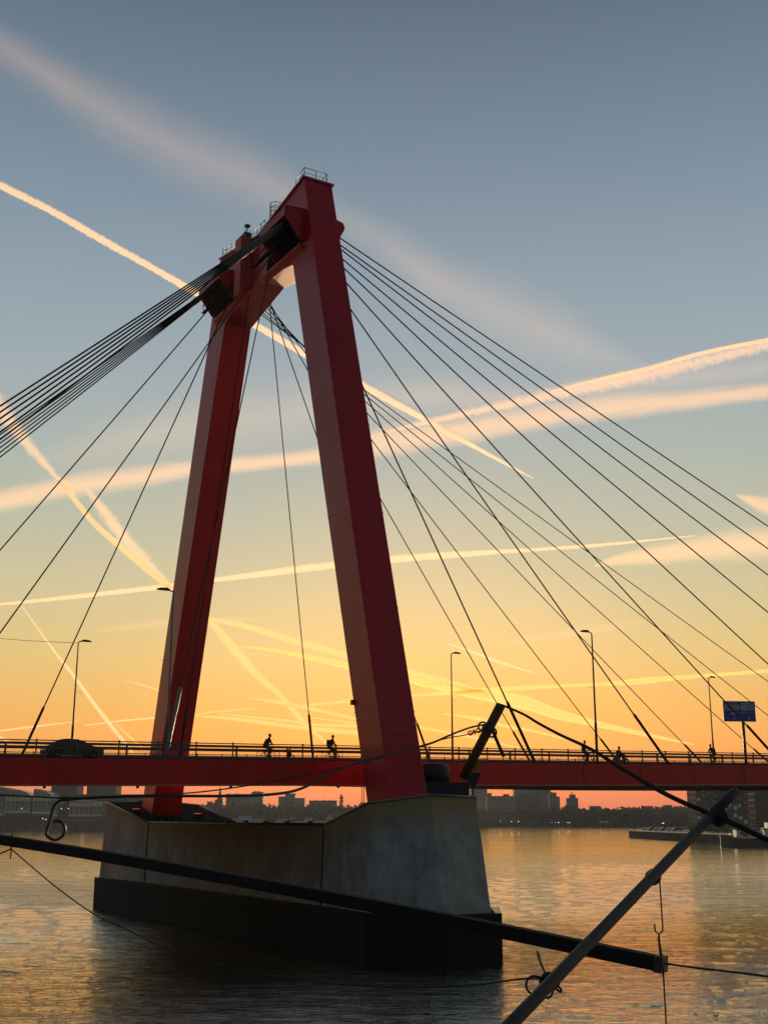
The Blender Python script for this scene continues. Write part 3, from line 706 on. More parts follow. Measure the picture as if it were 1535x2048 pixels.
# ------------------------------------------------------------------ street lamps, sign, wire
def lamp(t, s_, ytop, xtop, label, arm):
    base = bw(t, s_, ztop(t, s_)); d = ray(xtop, ytop); top = EYE + d * (base.y / d.y); h = top.z - base.z; base.x = base.x
    o = empty('street_lamp', base, PHI if arm > 0 else PHI + math.pi, label=label, cat='street lamp', group='street lamps on the bridge')
    MB().tube([(0, 0, 0), (0, 0, h * .3), (0, 0, h * .32), (0, 0, h - .1), (.08, 0, h), (.5, 0, h + .08)], [.115, .11, .085, .055, .05, .045], 10).build('mast', M['darksteel' if s_ > 0 or t > 0 else 'steel'], o)
    b = MB(); b.loft([[Vector((x, y * w_, z)) for y, z in ((-1, h + .02), (1, h + .02), (.7, h + .02 + hh), (-.7, h + .02 + hh))] for x, w_, hh in ((.25, .08, .1), (.5, .16, .2), (1.0, .15, .16), (1.25, .06, .06))])
    bevel(b.build('lamp_head', M['darksteel'], o), .03)
    MB().box(-.02, .75 * .9, -.012, .012, h * .58, h * .58 + .02).build('bracket_arm', M['darksteel'], o)
    return o


lamp(-11.3, 15, 1283, 158, 'street lamp left of the far tower leg, head above the dark car', 1)
lamp(-13.6, -14.6, 1183, 342, 'grey street lamp standing right against the far tower leg', -1)
lamp(27.6, 12.0, 1307, 898, 'street lamp between the near tower leg and the leaning pole', 1)
lamp(24.3, -14.2, 1266, 1167, 'tallest looking street lamp, right of the leaning pole, behind a cyclist', -1)
lamp(68.4, 15, 1355, 1409, 'rightmost street lamp, left of the blue direction sign', 1)

t_, s_ = 46.5, -10.0; base = bw(t_, s_, ztop(t_, s_)); d = ray(1476, 1423); c_ = EYE + d * (base.y / d.y)
sg_ = empty('direction_sign', base, R(8), label='blue road direction sign with two white panels on a single post at the right', cat='sign'); H = c_.z - base.z; lean = R(-3)
MB().tube([(0, 0, 0), (0, 0, H)], .14, 12).build('post', M['darksteel'], sg_)
ax = c_.x - base.x
brd = MB().box(ax - 1.62, ax + 1.62, -.16, -.08, H - .98, H + .98); bo = bevel(brd.build('board', M['blue'], sg_), .03)
MB().box(ax - 1.66, ax - .02, -.19, -.165, H + .12, H + .62).build('destination_panel', M['signwhite'], bo)
MB().box(ax + .12, ax + 1.45, -.19, -.165, H + .1, H + .8).build('destination_panel', M['signwhite'], bo)
MB().box(ax - .9, ax - .45, -.19, -.165, H - .34, H - .12).build('route_panel', M['signwhite'], bo)
for xx in (-.62, .9):
    MB().prism([(ax + xx - .03, -.19, H - .85), (ax + xx + .03, -.19, H - .85), (ax + xx + .03, -.19, H - .6), (ax + xx + .1, -.19, H - .62), (ax + xx, -.19, H - .46), (ax + xx - .1, -.19, H - .62), (ax + xx - .03, -.19, H - .6)], (0, .02, 0)).build('arrow', M['signwhite'], bo)
for k, (x0, x1, z_) in enumerate(((-1.5, -.2, .80), (-1.5, -.5, .42), (-1.3, -.3, .24), (.25, 1.35, .62), (.7, 1.35, .36), (.3, .8, -.08), (1.0, 1.45, -.06))):
    pm_ = MB(); x = x0
    while x < x1:
        w_ = random.uniform(.06, .11); pm_.box(ax + x, ax + x + w_ * .8, -.2, -.192, H + z_ - .05, H + z_ + random.choice((.04, .04, .09))); x += w_ + .03
    pm_.build('lettering', M['signwhite'] if k in (0, 5, 6) else M['blue'], bo)
pxtube('overhead_wire', M['cable'], [(-60, 1274, 116), (0, 1277, 114), (60, 1281.5, 111), (155, 1286, 107)], .02, label='thin overhead wire from the left edge to the left street lamp head', cat='wire')


# ------------------------------------------------------------------ car
def make_car(loc_, rz, label, mt, small=False, group=None):
    o = empty('parked_car' if small else 'car', loc_, rz, label=label, cat='car', group=group)
    P = [(-2.15, .35), (-2.2, .62), (-2.12, .88), (-1.85, .98), (-1.2, 1.36), (-.7, 1.45), (.2, 1.43), (.75, 1.25), (1.25, .98), (1.95, .86), (2.18, .68), (2.2, .35), (1.75, .26), (-1.7, .26)]
    def ringat(y, k): return [Vector((x * (1 - .03 * k), y * (1 if z < 1 else 1 - .28 * min(1, (z - .95) / .5)), z - .02 * k)) for x, z in P]
    b = MB(); b.loft([ringat(-.88, 1), ringat(-.8, 0), ringat(.8, 0), ringat(.88, 1)])
    bevel(b.build('body', M[mt], o), .05)
    if small: 
        w = MB()
        for x in (-1.35, 1.35):
            for y in (-.85, .65): w.tube([(x, y, .31), (x, y + .2, .31)], .31, 10)
        w.build('wheels', M['tyre'], o); return o
    for y in (-1, 1):
        w = MB(); yy = y * .80
        w.prism([(-1.55, yy, 1.0), (-1.1, yy * .93, 1.30), (-.35, yy * .9, 1.37), (-.35, yy, 1.0)], (0, y * .08, 0)); w.prism([(-.25, yy, 1.0), (-.25, yy * .9, 1.37), (.2, yy * .9, 1.36), (.95, yy, 1.0)], (0, y * .08, 0))
        w.build('side_window', M['glass'], o)
    for x in (-1.35, 1.35):
        for y in (-.9, .68):
            w = MB().tube([(x, y, .32), (x, y + .03, .33), (x, y + .19, .33), (x, y + .22, .32)], [.26, .33, .33, .26], 24).build('wheel', M['tyre'], o)
            MB().tube([(x, y - .005, .32), (x, y + .225, .32)], .19, 16).build('rim', M['steel'], w)
    MB().box(2.1, 2.2, -.8, -.5, .66, .82).build('tail_lamp', M['taillight'], o); MB().box(2.1, 2.2, .5, .8, .66, .82).build('tail_lamp', M['taillight'], o)
    for y in (-1.02, .9): MB().box(-.95, -.8, y, y + .12, .98, 1.1).build('mirror', M[mt], o)
    return o


make_car(bw(-16.3, -2.2, ztop(-16.3, -2.2) + .18), PHI, 'dark car driving left across the bridge, behind the railing', 'carpaint')


# ------------------------------------------------------------------ people and bicycles
def bicycle(loc_, rz, label):
    o = empty('bicycle', loc_, rz, label=label, cat='bicycle', group='bicycles ridden across the bridge')
    for x in (-.54, .54):
        w = MB().ring((x, 0, .35), (0, 1, 0), .335, .022, 28, 6).build('wheel', M['tyre'], o)
        sp = MB()
        for k in range(9):
            a = k * math.pi / 9; sp.tube([(x - .33 * math.cos(a), 0, .35 - .33 * math.sin(a)), (x + .33 * math.cos(a), 0, .35 + .33 * math.sin(a))], .003, 4)
        sp.tube([(x, -.05, .35), (x, .05, .35)], .025); sp.build('spokes', M['steel'], w)
    f = MB(); bbk, seat, head, hb_ = (-.08, 0, .30), (-.25, 0, .82), (.36, 0, .80), (.38, 0, .66)
    for a, b in ((bbk, seat), (seat, head), (bbk, hb_), ((-.54, 0, .35), bbk), ((-.54, 0, .35), (-.24, 0, .78)), (head, (.54, 0, .35))): f.tube([a, b], .02)
    f.tube([seat, (-.27, 0, .95)], .015); f.tube([head, (.33, 0, 1.06)], .016); f.build('frame', M['darksteel'], o)
    MB().tube([(-.40, 0, .97), (-.28, 0, .99), (-.12, 0, .98)], [.08, .07, .03]).build('saddle', M['tyre'], o)
    MB().tube([(.20, -.28, 1.06), (.32, -.2, 1.08), (.33, 0, 1.07), (.32, .2, 1.08), (.20, .28, 1.06)], .014).build('handlebar', M['steel'], o)
    c = MB().tube([(-.08, -.1, .30), (-.08, .1, .30)], .06, 12); c.tube([(-.08, -.1, .30), (.06, -.1, .22)], .012); c.tube([(-.08, .1, .30), (-.22, .1, .38)], .012)
    c.box(.0, .12, -.2, -.1, .205, .23); c.box(-.28, -.16, .1, .2, .37, .395); c.build('cranks', M['steel'], o)
    MB().box(-.85, -.42, -.07, .07, .72, .74).build('luggage_rack', M['darksteel'], o)
    return o


def person(loc_, rz, label, J, clothes='cloth_dark', hair=True, bag=False):
    o = empty('person', loc_, rz, label=label, cat='person', group=None)
    names = list(J); v = [J[n][0] for n in names]; rad = [J[n][1] for n in names]; par = [J[n][2] for n in names]
    e = [(names.index(p), i) for i, p in enumerate(par) if p]
    me = bpy.data.meshes.new('body'); me.from_pydata(v, e, []); b = bpy.data.objects.new('body', me); COL.objects.link(b); b.parent = o
    sk = b.modifiers.new('skin', 'SKIN'); sk.use_smooth_shade = True
    lay = me.skin_vertices[0] if me.skin_vertices else None
    if lay is None:
        bm = bmesh.new(); bm.from_mesh(me); bm.verts.layers.skin.verify(); bm.to_mesh(me); bm.free(); lay = me.skin_vertices[0]
    for i, r in enumerate(rad): lay.data[i].radius = tuple(q * 1.3 for q in r) if isinstance(r, tuple) else (r * 1.35, r * 1.35); lay.data[i].use_root = (i == 0)
    su = b.modifiers.new('sub', 'SUBSURF'); su.levels = 1; su.render_levels = 2
    me.materials.append(M[clothes])
    h = Vector(J['head'][0]); fw = Vector((1, 0, 0))
    hd = MB()
    rings = []
    for k, (dz, rx, ry) in enumerate(((-.13, .045, .04), (-.10, .075, .06), (-.04, .095, .075), (.03, .10, .08), (.08, .085, .07), (.115, .04, .035))):
        rings.append([h + Vector((rx * math.cos(a) + (.012 if dz < 0 else 0), ry * math.sin(a), dz + .05)) for a in [i * 2 * math.pi / 14 for i in range(14)]])
    hd.loft(rings, True); hd.tube([h + Vector((.09, 0, .05)), h + Vector((.122, 0, .015))], [.012, .018], 6)
    hd.tube([h + Vector((.0, -.08, .05)), h + Vector((.0, -.095, .02))], .014, 6); hd.tube([h + Vector((.0, .08, .05)), h + Vector((.0, .095, .02))], .014, 6)
    hd.build('head', M['skin'], o)
    hr = MB(); rings = []
    for dz, r_, off in ((-.02, .092, -.03), (.05, .105, -.016), (.1, .092, -.01), (.135, .05, -.005)):
        rings.append([h + Vector((r_ * 1.02 * math.cos(a) + off, r_ * .9 * math.sin(a), dz + .05)) for a in [i * 2 * math.pi / 12 for i in range(12)]])
    hr.loft(rings, True); hr.build('hair', M['hair'], o)
    for sd_, hn in ((-1, 'handR'), (1, 'handL')):
        if hn not in J: continue
        p = Vector(J[hn][0]); hh = MB(); hh.tube([p, p + Vector((.05, 0, -.01))], [.03, .038], 8)
        for k in range(4): hh.tube([p + Vector((.05, (k - 1.5) * .018, 0)), p + Vector((.085, (k - 1.5) * .019, -.012)), p + Vector((.08, (k - 1.5) * .018, -.045 - .004 * k))], .009, 5)
        hh.tube([p + Vector((.02, -.03 * sd_, 0)), p + Vector((.055, -.045 * sd_, -.03))], .01, 5); hh.build('hand', M['skin'], o)
    if bag:
        bg_ = J['chest'][0]; bevel(MB().box(bg_[0] - .36, bg_[0] - .14, -.15, .15, bg_[2] - .3, bg_[2] + .14).build('backpack', M['cloth_blue'], o), .05)
    return o


def rider_pose(lean=.28, hx=.30):
    sx, sz = -.27, 1.02; cx = sx + lean * 1.15; cz = sz + .47 - lean * .25
    J = {'pelvis': ((sx, 0, sz), (.13, .15), None), 'belly': ((sx + lean * .45, 0, sz + .2), (.125, .15), 'pelvis'), 'chest': ((cx - .03, 0, cz - .08), (.13, .18), 'belly'),
         'neckb': ((cx + .01, 0, cz + .06), (.075, .09), 'chest'), 'neck': ((cx + .05, 0, cz + .13), .05, 'neckb'), 'head': ((cx + .09, 0, cz + .24), .06, 'neck')}
    for sd_, n in ((-1, 'R'), (1, 'L')):
        J['sh' + n] = ((cx, sd_ * .19, cz + .0), .065, 'chest'); J['el' + n] = ((cx + .10, sd_ * .25, cz - .26), .048, 'sh' + n)
        J['hand' + n] = ((hx - .08, sd_ * .26, 1.10), .03, 'el' + n)
        J['hip' + n] = ((sx + .03, sd_ * .10, sz - .03), .095, 'pelvis')
        if sd_ < 0: J['knee' + n] = ((sx + .42, sd_ * .12, sz - .24), .065, 'hip' + n); J['ank' + n] = ((.0, sd_ * .12, .32), .042, 'knee' + n); J['toe' + n] = ((.14, sd_ * .13, .255), .035, 'ank' + n)
        else: J['knee' + n] = ((sx + .45, sd_ * .12, sz - .08), .065, 'hip' + n); J['ank' + n] = ((-.26, sd_ * .12, .52), .042, 'knee' + n); J['toe' + n] = ((-.10, sd_ * .13, .43), .035, 'ank' + n)
    return J


def on_path(x, s_):        # point on the near path below picture column x
    d = ray(x, 1515); k = (s_ - (EYE - C0).dot(UV_)) / d.dot(UV_); P = EYE + d * k; t = (P - C0).dot(BV); return bw(t, s_, ztop(t, s_) + .035)


for x, s_, lean, dr, lab, blab, cl, bag in (
        (536, -14.6, .25, 0, 'cyclist riding right in a dark jacket with a pannier behind, between the tower legs', 'bicycle with rack of the left cyclist between the tower legs', 'cloth_dark', False),
        (664, -14.6, .20, 0, 'hooded cyclist sitting upright just left of the near tower leg', 'bicycle ridden just left of the near tower leg', 'cloth_dark', True),
        (1172, -14.8, .05, 0, 'upright slim cyclist beside the tallest street lamp on the right', 'bicycle beside the tallest street lamp on the right', 'cloth_blue', False),
        (1424, -14.8, .34, math.pi, 'cyclist bent forward riding left below the rightmost street lamp', 'bicycle ridden below the rightmost street lamp', 'cloth_blue', True)):
    p = on_path(x, s_); bicycle(p, PHI + dr, blab); person(p, PHI + dr, lab, rider_pose(lean), cl, bag=bag)
# low recumbent rider
p = on_path(1240, -14.9); J = rider_pose(.1)
rec = {k: ((v[0][0] * .9 - .05, v[0][1], max(v[0][2] - .42, .16)), v[1], v[2]) for k, v in J.items()}
for n, sd_ in (('R', -1), ('L', 1)): rec['knee' + n] = ((.25, sd_ * .12, .78), .065, 'hip' + n); rec['ank' + n] = ((.62, sd_ * .12, .55 if sd_ < 0 else .42), .042, 'knee' + n); rec['toe' + n] = ((.68, sd_ * .12, .68 if sd_ < 0 else .54), .035, 'ank' + n)
person(p, PHI, 'crouched rider low over a small moped, right of the tallest street lamp', rec, 'cloth_dark')
mo = empty('moped', p, PHI, label='low dark moped under the crouched rider on the bridge path', cat='moped')
for x in (-.55, .62): MB().ring((x, 0, .26), (0, 1, 0), .2, .06, 20, 8).build('wheel', M['tyre'], mo)
bevel(MB().prism([(-.8, -.14, .5), (-.75, -.14, .3), (-.3, -.14, .22), (.3, -.14, .22), (.45, -.14, .8), (.36, -.14, .82), (.2, -.14, .34), (-.1, -.14, .34), (-.15, -.14, .56)], (0, .28, 0)).build('body_shell', M['carpaint'], mo), .04)
MB().tube([(.62, 0, .26), (.42, 0, .9), (.3, .25, .95)], .025).build('fork', M['steel'], mo); MB().tube([(.42, 0, .9), (.3, -.25, .95)], .02).build('handlebar', M['steel'], mo)
# walker on the far path
d = ray(579, 1500); s_ = 13.6; k = (s_ - (EYE - C0).dot(UV_)) / d.dot(UV_); t = ((EYE + d * k) - C0).dot(BV)
W = {'pelvis': ((0, 0, .95), (.12, .15), None), 'belly': ((0, 0, 1.12), (.12, .15), 'pelvis'), 'chest': ((.01, 0, 1.32), (.12, .18), 'belly'), 'neckb': ((.02, 0, 1.47), (.07, .09), 'chest'), 'neck': ((.03, 0, 1.53), .05, 'neckb'), 'head': ((.05, 0, 1.64), .06, 'neck')}
for n, sd_ in (('R', -1), ('L', 1)):
    W['sh' + n] = ((0, sd_ * .19, 1.41), .06, 'chest'); W['el' + n] = ((-.04 * sd_, sd_ * .24, 1.14), .045, 'sh' + n); W['hand' + n] = ((.1 - .08 * sd_, sd_ * .24, .9), .03, 'el' + n)
    W['hip' + n] = ((0, sd_ * .1, .9), .09, 'pelvis'); W['knee' + n] = ((.12 * sd_ + .05, sd_ * .1, .5), .06, 'hip' + n); W['ank' + n] = ((.2 * sd_ - .05, sd_ * .1, .09), .042, 'knee' + n); W['toe' + n] = ((.2 * sd_ + .1, sd_ * .1, .04), .035, 'ank' + n)
person(bw(t, s_, ztop(t, s_) + .03), PHI, 'distant dark walker, only head and shoulders above the far guardrail between two cyclists', W, 'cloth_dark')


# ------------------------------------------------------------------ far banks
def zat(y, Y): return 10 - (y - 1633.7) / FPX * Y if False else at(767, y, Y).z


def block(name, x0, x1, ytop_, Y, label, mt, depth=18, ybot=1652, cat='building', extras=(), parent=None):
    """box building whose front spans picture columns x0..x1 at distance Y"""
    a, b = at(x0, ytop_, Y), at(x1, ytop_, Y)
    o = empty(name, ((a.x + b.x) / 2, Y, 0), 0, label=label, cat=cat)
    w_ = (b.x - a.x) / 2
    MB().box(-w_, w_, 0, depth, 0, a.z).build('wall', mt, o)
    MB().box(-w_ - .3, w_ + .3, -.3, depth + .3, a.z, a.z + .5).build('roof_edge', M['quay'], o)
    for (e0, e1, ey) in extras:
        ea, eb = at(e0, ey, Y), at(e1, ey, Y)
        MB().box(ea.x - o.location.x, eb.x - o.location.x, 3, depth * .6, a.z + .5, max(ea.z, a.z + .8)).build('roof_structure', mt, o)
    return o


F1 = window_mat('facade_grey', (.20, .20, .18), (.05, .06, .07), 3.2, 3.0, .5, .5, 1)
F2 = window_mat('facade_brick', (.14, .10, .075), (.04, .05, .05), 2.8, 3.1, .45, .5, 2)
F3 = window_mat('facade_glass', (.16, .17, .17), (.07, .09, .10), 1.6, 3.6, .8, .75, 3)
block('office_tower', 940, 973, 1548, 1450, 'pale grey tower rising behind the right edge of the pier, top hidden by the deck', F3)
block('apartment_block', 973, 1027, 1593, 1300, 'grey apartment block with two small roof huts beside the pale tower', F1, extras=[(975, 983, 1586), (1007, 1018, 1588)])
block('high_rise', 1027, 1099, 1545, 1500, 'broad pale high-rise, widest tower on the right bank horizon', F3)
block('apartment_block', 1029, 1076, 1590, 1250, 'darker apartment block in front of the broad pale high-rise', F2, extras=[(1034, 1042, 1588), (1052, 1064, 1587)])
block('stepped_tower', 1099, 1112, 1586, 1350, 'stepped slim tower touching the right side of the broad high-rise', F1, extras=[(1100, 1106, 1584)])
block('side_tower', 1112, 1118.5, 1594, 1350, 'low shoulder tower on the right of the stepped slim tower', F1)
o = block('spired_tower', 1136, 1155, 1597, 1350, 'lone tapering tower with a small spire against the orange sky', F1, extras=[(1140, 1151, 1589)])
MB().tube([(0, 8, at(0, 1590, 1350).z), (0, 8, at(0, 1583, 1350).z)], [.8, .3]).build('spire', M['quay'], o)
block('low_block', 1183, 1200, 1613, 1250, 'small low block just above the trees right of the spired tower', F1)
block('roof_house', 1290, 1304, 1613, 1200, 'dark flat roof poking over the treeline on the right', F2); block('roof_house', 1333, 1343, 1611, 1200, 'dark roof with an aerial near the chequered apartment building', F2)
block('hospital_block', 452, 503, 1589, 1250, 'long grey block just right of the church spire', F1, extras=[(455, 460, 1587), (470, 476, 1587)])
block('hospital_tower', 503, 526, 1585, 1260, 'taller end block joined to the long grey block by the spire', F1, extras=[(507, 512, 1582), (514, 519, 1582)])
block('stepped_block', 557, 570, 1594, 1250, 'left shoulder of the stepped grey block between spire and poplar', F1)
block('stepped_block', 570, 590, 1588, 1255, 'tallest middle part of the stepped grey block between spire and poplar', F1)
block('stepped_block', 590, 609, 1597, 1250, 'right shoulder of the stepped grey block between spire and poplar', F1)
block('flat_block', 618, 673, 1602, 1230, 'long flat block with roof aerials left of the poplar', F2, extras=[(631, 633, 1599), (646, 648, 1599), (658, 660, 1599)])
block('harbour_shed', 720, 745, 1606, 1180, 'small harbour building at the left edge of the near tower leg', F2)
g = MB()
for x in (723, 727.5): g.tube([at(x, 1652, 1175), at(x, 1566, 1175)], .35, 6)
for y in range(1575, 1650, 6): g.tube([at(723, y, 1175), at(727.5, y + 4, 1175)], .15, 4)
g.build('radio_mast', M['darksteel'], label='twin thin radio masts just left of the near tower leg', cat='mast')
q = at(437, 1650, 1240); ch = empty('church', (q.x, 1240, 0), label='church with a tall pointed spire on the left bank horizon', cat='church')
MB().box(-3.5, 3.5, 0, 8, 0, at(0, 1600, 1240).z).build('tower', F2, ch); z0 = at(0, 1600, 1240).z; z1 = at(0, 1572, 1240).z
MB().loft([[Vector((x * k, 4 + y * k, z)) for x, y in ((-1, -1), (1, -1), (1, 1), (-1, 1))] for k, z in ((2.9, z0), (1.6, z0 + (z1 - z0) * .25), (.1, z1))]).build('spire', M['quay'], ch)
MB().box(-3, 14, 8, 22, 0, 16).build('nave', F2, ch)


def crown(mb, c, rx, ry, rz, n, size):
    for _ in range(n):
        while True:
            p = Vector((random.uniform(-1, 1), random.uniform(-1, 1), random.uniform(-1, 1)))
            if .25 < p.length < 1: break
        p = Vector((p.x * rx, p.y * ry, p.z * rz)) + c; s_ = size * random.uniform(.5, 1.3)
        a = Vector((random.gauss(0, 1), random.gauss(0, 1), random.gauss(0, 1))).normalized(); b = a.orthogonal().normalized(); a = a.cross(b)
        mb.add([p - a * s_, p - b * s_ * .8, p + a * s_, p + b * s_ * .8], [(0, 1, 2, 3)])


# treelines along the far bank: picture column -> top row
def treeline(name, prof, Y0, Y1, step, label):
    mb = MB(); xs = [p[0] for p in prof]; ys = [p[1] for p in prof]; x = xs[0]
    while x < xs[-1]:
        Y = random.uniform(Y0, Y1); yt = float(np.interp(x, xs, ys)) + random.uniform(-1.5, 5); top = at(x, yt, Y); h = top.z - 2; r = random.uniform(5, 8)
        for k in range(3):
            crown(mb, Vector((top.x + random.uniform(-3, 3), Y + random.uniform(-3, 3), 2 + h * (.3, .55, .8)[k])), r * (1.1, 1, .7)[k], r, h * .24, 26, 1.5)
        mb.tube([(top.x, Y, 1), (top.x, Y, 2 + h * .6)], [.5, .2], 5)
        x += step * random.uniform(.6, 1.4)
    o = mb.build(name, M['leaf'], label=label, cat='trees', kind='stuff'); return o


treeline('far_woodland', [(380, 1612), (420, 1606), (440, 1612), (520, 1607), (560, 1612), (640, 1611), (700, 1613), (720, 1615), (790, 1612), (950, 1617), (1000, 1622), (1060, 1624), (1085, 1618), (1120, 1618), (1128, 1610), (1138, 1612), (1150, 1617), (1200, 1618), (1240, 1616), (1290, 1615), (1340, 1613), (1420, 1612), (1560, 1608)], 1105, 1170, 2.6, 'hazy wooded far river bank below the skyline')
treeline('bank_bushes', [(380, 1640), (700, 1640), (950, 1642), (1200, 1643), (1560, 1640)], 1098, 1104, 2.4, 'low dark bushes along the far waterline')
for i, (x, yt, w_, lab) in enumerate(((684, 1592, 4.2, 'tall pointed poplar standing above the left bank treeline'), (431, 1600, 5.5, 'round bare-looking tree left of the church spire'), (424, 1604, 4.5, 'leftmost round tree beside the far tower leg'), (717, 1611, 5, 'small round tree left of the radio masts'))):
    Y = 1100; top = at(x, yt, Y); o = empty('tree', (top.x, Y, 2), label=lab, cat='tree', group='single trees above the treeline'); h = top.z - 2
    MB().tube([(0, 0, 0), (.3, 0, h * .5), (0, 0, h * .85)], [.7, .4, .15]).build('trunk', M['bark'], o)
    m_ = MB()
    for k in range(5): crown(m_, Vector((random.uniform(-1, 1), 0, h * (.3 + .15 * k))), w_ * (1, 1.1, .9, .6, .3)[k], w_, h * .14, 40, 1.1)
    m_.build('crown', M['leaf'], o)
# far bank lamps
for i, (x, y) in enumerate(((1000, 1643), (1022, 1643.5), (1036, 1643), (1102, 1645), (1109, 1645.4), (1116, 1645), (1134, 1645), (1138, 1645.6), (1142, 1645))):
    Y = 1094; p = at(x, y, Y); o = empty('bank_lamp', (p.x, Y, 2.2), label='tiny lit lamp on the far bank near the waterline', cat='lamp', group='lit lamps on the far bank')
    MB().tube([(0, 0, 0), (0, 0, p.z - 2.2)], .12, 5).build('mast', M['darksteel'], o); MB().tube([(0, 0, p.z - 2.5), (0, 0, p.z - 1.9)], .5, 8).build('lantern', M['lampglow'], o)
a, b = at(1198, 1640, 1092), at(1222, 1640, 1092); pv = empty('pavilion', ((a.x + b.x) / 2, 1092, 2.2), label='pale open pavilion roof on the far bank among the trees', cat='pavilion')
MB().prism([(-6, 0, 3.2), (6, 0, 2.2), (6, 0, 2.6), (2, 0, 4.2), (-5, 0, 4.4)], (0, 6, 0)).build('roof', M['pale'], pv)
for x in (-5, 0, 5): MB().tube([(x, .5, 0), (x, .5, 3)], .3).build('post', M['pale'], pv)

# left bank: vaulted glass halls on a quay
Yl = 900
lb = MB(); lb.box(-640, at(420, 1650, Yl).x, Yl - 6, Yl + 260, -2, zat(1646, Yl)); lb.build('left_quay', M['quay'], kind='structure')


def arc_roof(x0, x1, ytop_, yeave, ybase, Y, label, flip=False, canopy=True, ribs=6):
    a = at(x0, ytop_, Y); b = at(x1, ytop_, Y); o = empty('glass_hall', (a.x, Y, 0), label=label, cat='building', group='vaulted glass halls on the left quay')
    w_ = b.x - a.x; zt, ze, zbm = a.z, at(0, yeave, Y).z, at(0, ybase, Y).z; n = 12; dep = 22
    top = MB()
    pr = [(w_ * math.sin(math.pi / 2 * k / n), ze + (zt - ze) * math.cos(math.pi / 2 * k / n)) for k in range(n + 1)]
    if flip: pr = [(w_ - x, z) for x, z in pr]
    top.prism([(x, 0, z) for x, z in pr] + [((0, 0, ze) if not flip else (w_, 0, ze))], (0, dep, 0)); top.build('vault', M['glassgreen'], o)
    rb = MB()
    for k in range(ribs + 1):
        xx = w_ * k / ribs
        rb.tube([(xx * math.sin(math.pi / 2 * j / 10) if not flip else w_ - xx * math.sin(math.pi / 2 * j / 10), -.3, ze + (zt - ze) * math.cos(math.pi / 2 * j / 10)) for j in range(11)], .22, 5)
    rb.build('ribs', M['pale'], o)
    MB().box(0, w_, .2, dep, 3, ze).build('wall', M['glassgreen'], o)
    if canopy: MB().prism([(0, -1.5, ze - .2), (0, 0, ze + .2), (0, 0, ze - 2.6), (0, -2.2, ze - 2.6)], (w_, 0, 0)).build('canopy', M['cream'], o)
    MB().box(0, w_, -2.5, .1, zbm, zbm + 1.6).build('balcony', M['pale'], o)
    po = MB()
    for k in range(int(w_ / 3.4) + 1): po.box(k * 3.4, k * 3.4 + .35, -.2, .25, zbm, ze)
    po.build('mullions', M['pale'], o)
    return o


arc_roof(-40, 60, 1572, 1594, 1631, Yl, 'leftmost curved glass hall at the left edge with a balcony', canopy=False)
arc_roof(14, 63, 1578, 1595, 1626, Yl - 5, 'curved glass hall with pale panel, second from the left', ribs=5)
arc_roof(69, 104, 1578, 1595, 1628, Yl - 4, 'curved glass hall with sunlit cream canopy behind the scroll rod', ribs=5)
arc_roof(104, 118, 1598, 1608, 1634, Yl - 3, 'narrow glazed bay between the scroll rod and the long glass gallery', canopy=False, ribs=2)
arc_roof(141, 205, 1600, 1606, 1634, Yl - 4, 'long low glass gallery with rounded right end just left of the pier', ribs=8)
bk = block('warehouse', 60, 292, 1590, Yl + 40, 'long dark building behind the glass halls below the deck', M['quay'], depth=30)
block('warehouse_upper', 104, 156, 1560, Yl + 45, 'dark raised block above the long dark building, left', M['quay'], depth=20)
block('warehouse_upper', 175, 233, 1560, Yl + 45, 'dark raised block above the long dark building, right of the gap', M['quay'], depth=20)
block('quay_arcade', 0, 215, 1634, Yl - 8, 'low dark arcade along the waterfront beneath the glass halls', window_mat('arcade', (.10, .09, .075), (.03, .03, .03), 7, 9, .6, .8, 5), depth=10)
for i, (x, y) in enumerate(((44, 1617), (123, 1617.5), (137, 1617), (86, 1637), (92, 1639))):
    p = at(x, y, Yl - 12); o = empty('quay_lamp', (p.x, p.y, 5), label='small lit lamp on the waterfront in front of the glass halls', cat='lamp', group='lit lamps on the left quay'); MB().tube([(0, 0, 0), (0, 0, p.z - 5)], .1, 5).build('mast', M['darksteel'], o); MB().tube([(0, 0, p.z - 5.3), (0, 0, p.z - 4.7)], .32, 8).build('lantern', M['lampglow'], o)


